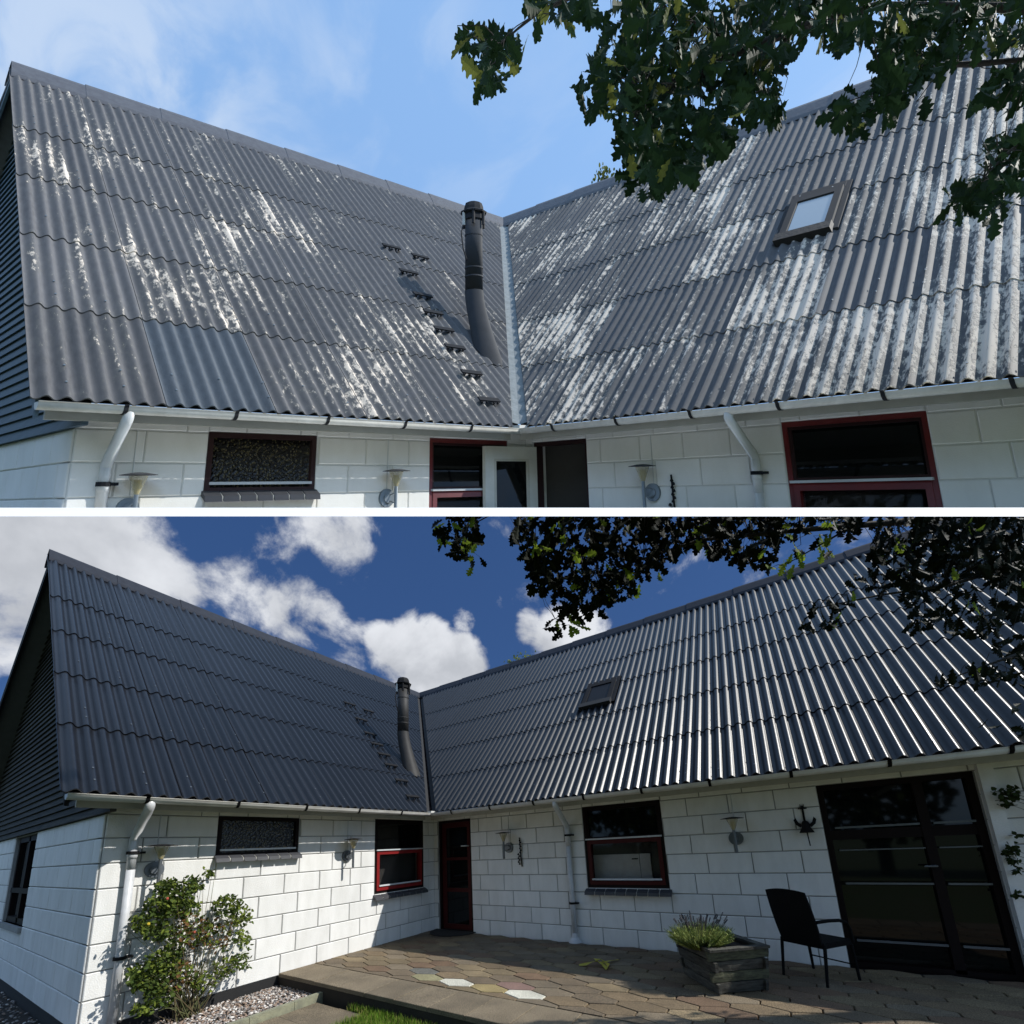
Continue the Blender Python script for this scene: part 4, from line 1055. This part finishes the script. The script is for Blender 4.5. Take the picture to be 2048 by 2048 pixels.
# ------------------------------------------------------------------ rose bush on the sunlit wall
def leaf_quad(bm, c, L, w, rr, mi):
    d = Vector((rr.gauss(0, 1), rr.gauss(0, 1), rr.gauss(0, 1) - .3)).normalized(); n_ = d.cross(Vector((rr.gauss(0, 1), rr.gauss(0, 1), rr.gauss(0, 1)))).normalized()
    up = d.cross(n_) * w * .25
    P = [c, c + d * L * .3 + n_ * w + up, c + d * L * .7 + n_ * w * .8 + up, c + d * L, c + d * L * .7 - n_ * w * .8 + up, c + d * L * .3 - n_ * w + up, c + d * L * .5]
    v = [bm.verts.new(p) for p in P]
    for a, b in ((0, 1), (1, 2), (2, 3), (3, 4), (4, 5), (5, 0)): bm.faces.new((v[a], v[b], v[6])).material_index = mi
def rose():
    rr = random.Random(21)
    base = Vector((.14, -4.42, -.19))
    T = empty('rose_bush', LOW, base, 'tall leggy rose bush growing from the gravel against the sunlit white wall', 'rose bush')
    Z2 = lambda x, y: (x / 2.76, 1560 + y / 2.76)
    blobs = [(930, 590, 70, 45, 120, 0), (1060, 580, 55, 45, 80, 0), (900, 700, 110, 60, 190, 0), (1010, 690, 90, 70, 170, 0), (1150, 510, 28, 22, 22, 1), (1250, 690, 80, 55, 110, 0), (1330, 740, 60, 70, 90, 1), (780, 790, 60, 50, 70, 1),
             (880, 830, 90, 60, 130, 0), (1060, 830, 110, 90, 130, 2), (1200, 850, 100, 90, 110, 2), (1340, 880, 50, 60, 50, 1), (1330, 1000, 55, 45, 60, 0), (1240, 1030, 60, 50, 50, 1), (900, 1000, 90, 60, 110, 1), (830, 1080, 110, 70, 170, 0),
             (760, 1100, 60, 60, 70, 1), (880, 1190, 90, 60, 130, 0), (1010, 1080, 80, 90, 90, 2), (780, 1270, 60, 25, 50, 1), (1120, 1120, 70, 60, 50, 1), (960, 930, 60, 60, 60, 0)]
    lv = NB(); st = NB()
    for (cx, cy, rx, ry, n, k) in blobs:
        c = on_plane(*Z2(cx, cy), 0, rr.uniform(.16, .34))
        # a cane from the base to the clump
        for q in range(3):
            t = c + Vector((rr.uniform(-.08, .08), rr.uniform(-.12, .12), rr.uniform(-.1, .12))); b = base + Vector((rr.uniform(-.05, .08), rr.uniform(-.14, .14), 0))
            m_ = b.lerp(t, .5) + Vector((.04, rr.uniform(-.05, .05), .08)); tube(st, [b, b.lerp(m_, .5), m_, m_.lerp(t, .5) + Vector((0, 0, .02)), t], rr.uniform(.004, .007), 5, .0018, cap=False, mi=rr.choice((0, 1)))
        for i in range(n):
            while True:
                a, b = rr.uniform(-1, 1), rr.uniform(-1, 1)
                if a * a + b * b < 1: break
            p = on_plane(*Z2(cx + a * rx, cy + b * ry), 0, rr.uniform(.05, .42))
            for _ in range(2): leaf_quad(lv, p + Vector((rr.gauss(0, .012), rr.gauss(0, .012), rr.gauss(0, .012))), rr.uniform(.035, .062), rr.uniform(.012, .020), rr, {0: rr.choice((0, 0, 1, 2)), 1: rr.choice((0, 1, 1, 2)), 2: rr.choice((0, 1, 3))}[k])
    ms = [leaf_mat('rose_green', (.055, .085, .02), .2), leaf_mat('rose_light', (.16, .20, .035), .3), leaf_mat('rose_mid', (.085, .12, .03), .25), leaf_mat('rose_brown', (.16, .085, .035), .2)]
    tag(make('leaves', LOW, lv, ms, T, recalc=False), kind='stuff')
    make('canes', LOW, st, [mat('cane', (.13, .10, .05), .7), mat('cane_green', (.12, .13, .05), .7)], T, smooth=True)
    for (x, y) in ((925, 655), (820, 795), (1075, 840)):
        bm = NB(); bmesh.ops.create_icosphere(bm, subdivisions=1, radius=.018, matrix=Matrix.Translation(on_plane(*Z2(x, y), 0, .4))); make('bloom', LOW, bm, mat('bloom', (.45, .10, .06) if x != 820 else (.6, .45, .04), .6), T)
rose()
def climber():
    rr = random.Random(8)
    T = empty('climbing_rose', LOW, (9.0, -.15, 0), 'dark climbing rose at the far right corner beside the terrace door pier', 'climbing plant')
    Z7 = lambda x, y: (1500 + x / 3.526, 1500 + y / 3.526)
    lv = NB(); st = NB()
    tube(st, [(9.05, -.12, -.25), (9.0, -.10, .8), (9.08, -.12, 1.6), (8.95, -.1, 2.1)], .012, 6, .005)
    for (x, y, r, n) in ((1730, 290, 35, 14), (1790, 330, 50, 34), (1840, 320, 45, 30), (1820, 380, 28, 16), (1810, 720, 38, 30), (1850, 700, 40, 34), (1860, 780, 35, 30), (1875, 840, 30, 20), (1880, 1010, 20, 12), (1870, 600, 25, 10), (1860, 300, 40, 26)):
        c = on_plane(*Z7(x, y), 1, -.14); tube(st, [(9.0, -.1, max(.2, c.z - .3)), c], .004, 5, .002)
        for i in range(n):
            p = on_plane(*Z7(x + rr.gauss(0, r * .5), y + rr.gauss(0, r * .5)), 1, -rr.uniform(.04, .26)); leaf_quad(lv, p, rr.uniform(.04, .065), rr.uniform(.014, .022), rr, 0)
    tag(make('leaves', LOW, lv, leaf_mat('climber_green', (.03, .045, .015), .15), T, recalc=False), kind='stuff'); make('stem', LOW, st, mat('climber_stem', (.05, .04, .03), .8), T)
climber()

# ------------------------------------------------------------------ trees
LOBES = [(0, .010), (.09, .016), (.15, .07), (.20, .105), (.26, .10), (.30, .06), (.35, .13), (.40, .185), (.46, .19), (.50, .11), (.56, .17), (.61, .245), (.67, .25), (.71, .14), (.77, .17), (.82, .20), (.87, .18), (.91, .10), (.96, .085), (1.0, .0)]
def oak_leaf_mesh(name, mt, seed):
    rr = random.Random(seed); bm = NB(); bend = rr.uniform(.05, .22); fold = rr.uniform(.1, .35)
    mid = []; lf = []; rt = []
    for t, w in LOBES:
        z = -bend * t * t; w1 = w * rr.uniform(.85, 1.15); w2 = w * rr.uniform(.85, 1.15)
        mid.append(bm.verts.new((0, t, z))); lf.append(bm.verts.new((-w1, t + .04 * (w > .1), z + fold * w1 + rr.uniform(-.01, .01)))); rt.append(bm.verts.new((w2, t + .04 * (w > .1), z + fold * w2 + rr.uniform(-.01, .01))))
    for i in range(len(LOBES) - 1):
        for S, o in ((lf, 0), (rt, 1)):
            q = (mid[i], S[i], S[i + 1], mid[i + 1]); bm.faces.new(q if o else q[::-1])
    me = bpy.data.meshes.new(name); bm.to_mesh(me); bm.free(); me.materials.append(mt); return me
def inside(p, poly):
    x, y = p; c = False; j = len(poly) - 1
    for i in range(len(poly)):
        if (poly[i][1] > y) != (poly[j][1] > y) and x < (poly[j][0] - poly[i][0]) * (y - poly[i][1]) / (poly[j][1] - poly[i][1]) + poly[i][0]: c = not c
        j = i
    return c
def oak(label, regions, branches, depth, spread, size, meshes, light, vmin, seed, group=None):
    rr = random.Random(seed)
    base = at(2300, 100, depth) if depth < 2.5 else at(2400, 1000, depth)
    T = empty('oak_tree', LOW, base, label, 'oak tree')
    for br in branches:
        bm = NB(); K = len(br); tube(bm, [at(u, v, depth + d) for u, v, d, r in br], [r * (.85 if depth > 2.5 else UF) for u, v, d, r in br], 7, cap=False)
        make('branch', LOW, bm, m_bark, T, smooth=True)
    leaves = []
    for poly, per, lt in regions:
        us = [p[0] for p in poly]; vs = [p[1] for p in poly]; A = 0.5 * abs(sum(a[0] * b[1] - b[0] * a[1] for a, b in zip(poly, poly[1:] + poly[:1])))
        n = int(A / per); k = 0
        while k < n:
            u, v = rr.uniform(min(us), max(us)), rr.uniform(min(vs), max(vs))
            if not inside((u, v), poly): continue
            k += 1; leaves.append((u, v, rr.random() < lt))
    data = []
    jpix = [(a[0] + (b[0] - a[0]) * q, a[1] + (b[1] - a[1]) * q) for br in branches for a, b in zip(br, br[1:]) for q in (0, .33, .66, 1)]
    jpix += [(u + rr.gauss(0, 4), v + rr.gauss(0, 4)) for u, v, lt in leaves[::9]]
    for (u, v, lt) in leaves:
        d = depth + rr.uniform(-spread, spread)
        L = size * rr.uniform(.75, 1.25) * d / 819
        # hang outwards and down, blade loosely facing the viewer
        near = min(jpix, key=lambda j: (j[0] - u) ** 2 + (j[1] - v) ** 2)
        ang = math.atan2(-(v - near[1]) - 14, u - near[0]) + rr.gauss(0, .65)
        ydir = (RIGHT * math.cos(ang) + UP * math.sin(ang) + FWD * rr.uniform(-.45, .45)).normalized()
        nrm = (-FWD + RIGHT * rr.gauss(0, .55) + UP * rr.gauss(-.1, .55)).normalized()
        if rr.random() < .5: nrm = -nrm
        xdir = ydir.cross(nrm).normalized(); zdir = xdir.cross(ydir)
        p = at(u, v, d) - ydir * L * .5
        data.append((L, p, xdir, ydir, zdir, lt))
    data.sort(key=lambda q: -q[0] / max((q[1] - CAM).dot(FWD), .01))
    rest = NB()
    for i, (L, p, x, y, z, lt) in enumerate(data):
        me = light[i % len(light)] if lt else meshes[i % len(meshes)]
        Mx = Matrix((x, y, z)).transposed() * L
        if i < 300:
            o = bpy.data.objects.new('leaf', me); col.objects.link(o); o.parent = T
            m4 = Mx.to_4x4(); m4.translation = p - base; o.matrix_local = m4
        else:
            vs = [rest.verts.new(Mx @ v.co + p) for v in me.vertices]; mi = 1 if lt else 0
            for f in me.polygons: rest.faces.new([vs[k] for k in f.vertices]).material_index = mi
    tw = NB(); joints = [at(u, v, depth + d) for br in branches for u, v, d, r in br]
    joints += [a.lerp(b, q) for br in branches for a, b in zip([at(u, v, depth + d) for u, v, d, r in br], [at(u, v, depth + d) for u, v, d, r in br][1:]) for q in (.25, .5, .75)]
    for (L, p, x, y, z, lt) in data[::4]:
        near = min(joints, key=lambda j: (j - p).length)
        if (near - p).length > L * 3: continue
        mid = near.lerp(p, .55) + Vector((rr.gauss(0, L * .25), rr.gauss(0, L * .25), rr.gauss(0, L * .25)))
        tube(tw, [near, near.lerp(mid, .5) + Vector((0, 0, L * .12)), mid, p], [L * .022, L * .018, L * .014, L * .010], 5, cap=False)
    tag(make('twigs', LOW, tw, m_bark, T), kind='stuff')
    if rest.verts: tag(make('foliage', LOW, rest, [meshes[0].materials[0], light[0].materials[0]], T, recalc=False), kind='stuff')
    return T
m_bark = mat('bark', (.035, .03, .025), .9, bump=.5, bscale=80)
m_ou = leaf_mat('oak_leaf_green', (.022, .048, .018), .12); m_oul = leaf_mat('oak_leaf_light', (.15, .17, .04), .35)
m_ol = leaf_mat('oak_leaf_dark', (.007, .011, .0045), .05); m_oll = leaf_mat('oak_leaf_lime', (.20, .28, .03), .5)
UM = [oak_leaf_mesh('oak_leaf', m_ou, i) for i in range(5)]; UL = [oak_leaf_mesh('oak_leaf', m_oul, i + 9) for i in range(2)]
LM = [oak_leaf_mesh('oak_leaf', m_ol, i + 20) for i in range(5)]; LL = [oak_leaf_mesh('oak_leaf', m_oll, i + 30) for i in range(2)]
upper_regions = [
    ([(915, 100), (930, 62), (955, 48), (985, 58), (1000, 75), (1030, 62), (1050, 88), (1048, 112), (1035, 128), (1020, 148), (1000, 165), (978, 182), (955, 182), (938, 150), (918, 128)], 190, .12),
    ([(1055, -20), (1200, -20), (1185, 40), (1150, 68), (1125, 48), (1100, 55), (1075, 60), (1060, 35)], 260, .15),
    ([(1215, -20), (1215, 40), (1200, 90), (1175, 125), (1185, 150), (1160, 165), (1145, 195), (1170, 205), (1172, 232), (1215, 226), (1242, 262), (1228, 275), (1250, 300), (1247, 330), (1235, 355), (1262, 370), (1280, 392), (1315, 392), (1345, 355), (1385, 352), (1398, 318), (1430, 305), (1460, 305), (1462, 270), (1480, 240), (1500, 245), (1538, 252), (1565, 236), (1568, 200), (1564, 150), (1585, 118), (1592, 90), (1590, -20)], 170, .07),
    ([(1590, -20), (1590, 80), (1618, 58), (1642, 90), (1666, 118), (1700, 76), (1728, 92), (1745, 58), (1762, 80), (1742, 120), (1755, 172), (1788, 170), (1820, 145), (1866, 165), (1880, 155), (1900, 128), (1935, 100), (2070, 105), (2070, -20)], 160, .04),
    ([(2070, -20), (2500, -20), (2550, 120), (2400, 260), (2200, 240), (2070, 130)], 300, .04),
    ([(1630, 268), (1648, 240), (1682, 195), (1738, 182), (1765, 172), (1800, 160), (1862, 160), (1800, 190), (1790, 232), (1775, 242), (1742, 228), (1732, 258), (1702, 272), (1690, 255), (1642, 264)], 200, .02),
    ([(1690, 150), (1700, 150), (1712, 190), (1695, 185)], 300, 0), ([(1838, 208), (1850, 205), (1866, 246), (1856, 248)], 260, 0),
    ([(1935, 215), (1962, 185), (1990, 150), (2070, 110), (2070, 235), (2030, 232), (1990, 220), (1955, 224)], 200, .02),
    ([(1865, 400), (1902, 355), (1955, 345), (1985, 300), (1978, 268), (2010, 272), (2070, 255), (2070, 375), (2012, 392), (1998, 465), (1982, 460), (1968, 425), (1950, 462), (1930, 455), (1915, 432), (1880, 420)], 230, .02)]
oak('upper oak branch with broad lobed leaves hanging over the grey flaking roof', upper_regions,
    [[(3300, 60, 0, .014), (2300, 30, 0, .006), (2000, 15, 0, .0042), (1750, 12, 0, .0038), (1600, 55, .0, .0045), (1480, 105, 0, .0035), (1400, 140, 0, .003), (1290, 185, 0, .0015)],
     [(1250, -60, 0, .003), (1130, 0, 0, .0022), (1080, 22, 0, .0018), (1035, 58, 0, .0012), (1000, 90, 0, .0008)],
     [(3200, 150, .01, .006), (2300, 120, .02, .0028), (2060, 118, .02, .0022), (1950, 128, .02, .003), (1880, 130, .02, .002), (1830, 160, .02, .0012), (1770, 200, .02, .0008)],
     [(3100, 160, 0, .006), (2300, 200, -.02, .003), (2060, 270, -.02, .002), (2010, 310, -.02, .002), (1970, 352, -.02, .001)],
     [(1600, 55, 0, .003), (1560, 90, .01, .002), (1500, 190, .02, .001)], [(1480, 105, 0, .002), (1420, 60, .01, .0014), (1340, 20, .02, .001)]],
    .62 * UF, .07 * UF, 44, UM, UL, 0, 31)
lower_regions = [
    ([(872, 1045), (885, 1020), (940, 1010), (962, 1052), (952, 1095), (935, 1115), (905, 1120), (882, 1115), (880, 1078), (868, 1058)], 130, .12),
    ([(928, 1118), (948, 1112), (972, 1122), (972, 1132), (950, 1140), (936, 1145)], 230, .35),
    ([(1012, 1000), (1035, 1052), (1018, 1078), (1038, 1092), (1044, 1128), (1062, 1148), (1066, 1180), (1078, 1196), (1096, 1190), (1118, 1202), (1112, 1222), (1125, 1240), (1150, 1235), (1185, 1228), (1208, 1232), (1215, 1206), (1250, 1200), (1278, 1186), (1296, 1158), (1318, 1168), (1328, 1138), (1348, 1112), (1378, 1102), (1400, 1114), (1410, 1102), (1430, 1115), (1450, 1106), (1475, 1130), (1500, 1124), (1515, 1142), (1530, 1138), (1545, 1105), (1610, 1060), (1650, 1060), (1700, 1075), (1725, 1050), (1740, 990)], 95, .05),
    ([(1075, 1250), (1095, 1228), (1125, 1236), (1165, 1240), (1185, 1252), (1175, 1268), (1150, 1262), (1130, 1278), (1105, 1270), (1085, 1258)], 260, .4),
    ([(1535, 1140), (1560, 1112), (1600, 1090), (1620, 1062), (1660, 1072), (1680, 1100), (1655, 1130), (1610, 1142), (1565, 1150)], 300, .8),
    ([(1735, 1110), (1750, 1075), (1730, 1050), (1760, 990), (2070, 990), (2070, 1190), (1990, 1180), (1940, 1150), (1900, 1160), (1860, 1170), (1830, 1150), (1790, 1160), (1745, 1130)], 95, .03),
    ([(1745, 1130), (1800, 1150), (1900, 1160), (2070, 1190), (2070, 1350), (2020, 1330), (1980, 1290), (1930, 1270), (1880, 1262), (1830, 1272), (1810, 1258), (1835, 1228), (1800, 1200), (1760, 1180), (1730, 1160)], 210, .03),
    ([(1598, 1258), (1612, 1218), (1642, 1200), (1700, 1192), (1715, 1204), (1688, 1238), (1678, 1262), (1640, 1250), (1608, 1272)], 220, .02),
    ([(1700, 1150), (1745, 1130), (1780, 1190), (1730, 1200), (1690, 1195)], 420, .1),
    ([(1862, 1362), (1905, 1342), (1955, 1332), (2000, 1340), (2070, 1340), (2070, 1378), (1990, 1372), (1930, 1366), (1880, 1378)], 200, .02),
    ([(1940, 1445), (1975, 1425), (2070, 1400), (2070, 1480), (2020, 1460), (1990, 1455)], 700, .3)]
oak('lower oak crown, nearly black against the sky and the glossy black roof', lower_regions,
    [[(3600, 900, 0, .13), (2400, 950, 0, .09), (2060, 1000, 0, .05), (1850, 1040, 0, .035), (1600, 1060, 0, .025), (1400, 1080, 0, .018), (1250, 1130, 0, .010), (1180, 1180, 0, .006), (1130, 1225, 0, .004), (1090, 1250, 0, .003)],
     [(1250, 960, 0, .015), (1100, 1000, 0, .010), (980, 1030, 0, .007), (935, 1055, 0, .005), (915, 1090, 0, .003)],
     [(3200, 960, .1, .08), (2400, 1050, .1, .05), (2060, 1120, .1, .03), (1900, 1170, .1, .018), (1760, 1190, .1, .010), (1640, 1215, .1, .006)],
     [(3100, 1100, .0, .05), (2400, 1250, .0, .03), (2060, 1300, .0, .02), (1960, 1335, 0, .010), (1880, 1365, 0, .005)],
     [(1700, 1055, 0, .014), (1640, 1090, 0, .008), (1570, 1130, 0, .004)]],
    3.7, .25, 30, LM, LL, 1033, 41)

# small tree tops beyond the ridges
def treetop(c, r, foot, label, mt, seed, nlf, lf):
    rr = random.Random(seed); T = empty('far_tree', LOW, (c.x, c.y, foot), label, 'tree')
    bm = NB(); tube(bm, [(c.x, c.y, foot), (c.x, c.y, c.z + r * .3)], r * .12, 7, r * .03); make('trunk', LOW, bm, m_bark, T)
    bm = NB()
    for i in range(nlf):
        d = Vector((rr.gauss(0, 1), rr.gauss(0, 1), rr.gauss(0, 1))).normalized() * r * rr.random() ** .45
        if rr.random() < .4: d *= rr.uniform(.9, 1.25)
        leaf_quad(bm, c + Vector((d.x, d.y, d.z * .9)), lf * rr.uniform(.7, 1.3), lf * .35, rr, rr.choice((0, 0, 1)))
    tag(make('crown', LOW, bm, mt, T, recalc=False), kind='stuff')
tm = [leaf_mat('far_leaf', (.10, .13, .04), .3), leaf_mat('far_leaf_light', (.22, .24, .06), .3)]
treetop(at(1050, 1345, 24), 1.25, -.3, 'green treetop showing just above the black roof ridge', tm, 3, 900, .16)
treetop(at(1207, 366, 2.7 * UF), .075 * UF, at(1207, 700, 2.7 * UF).z, 'small green treetop showing above the grey roof ridge', tm, 4, 220, .018 * UF)

# unseen trees added behind the camera to block sky light and darken panes
def sky_block_trees():
    rr = random.Random(77)
    spots = [(-5, -15.5, 6.5), (0, -16.5, 8), (5, -15.5, 6), (10, -16.5, 8.5), (15.5, -15, 7)]
    which = ['farthest left', 'second from the left', 'middle', 'second from the right', 'farthest right']
    for i, (x, y, h) in enumerate(spots):
        T = empty('sky_block_tree', LOW, (x, y, -.3), 'unseen leafy tree added behind the camera to cut sky light, %s of the row' % which[i], 'tree', 'unseen trees added to cut sky light')
        bm = NB(); tube(bm, [(x, y, -.3), (x + .1, y, h * .5), (x, y + .1, h * .85)], .25, 9, .06); make('trunk', LOW, bm, m_bark, T)
        bm = NB()
        for k in range(2600):
            d = Vector((rr.gauss(0, 1), rr.gauss(0, 1), rr.gauss(0, 1))).normalized() * rr.random() ** .4
            leaf_quad(bm, Vector((x + d.x * 2.9, y + d.y * 2.2, h * .56 + d.z * h * .46)), .42, .15, rr, 0)
        tag(make('crown', LOW, bm, leaf_mat('sky_block_leaf', (.05, .075, .025), .2), T, recalc=False), kind='stuff')
sky_block_trees()
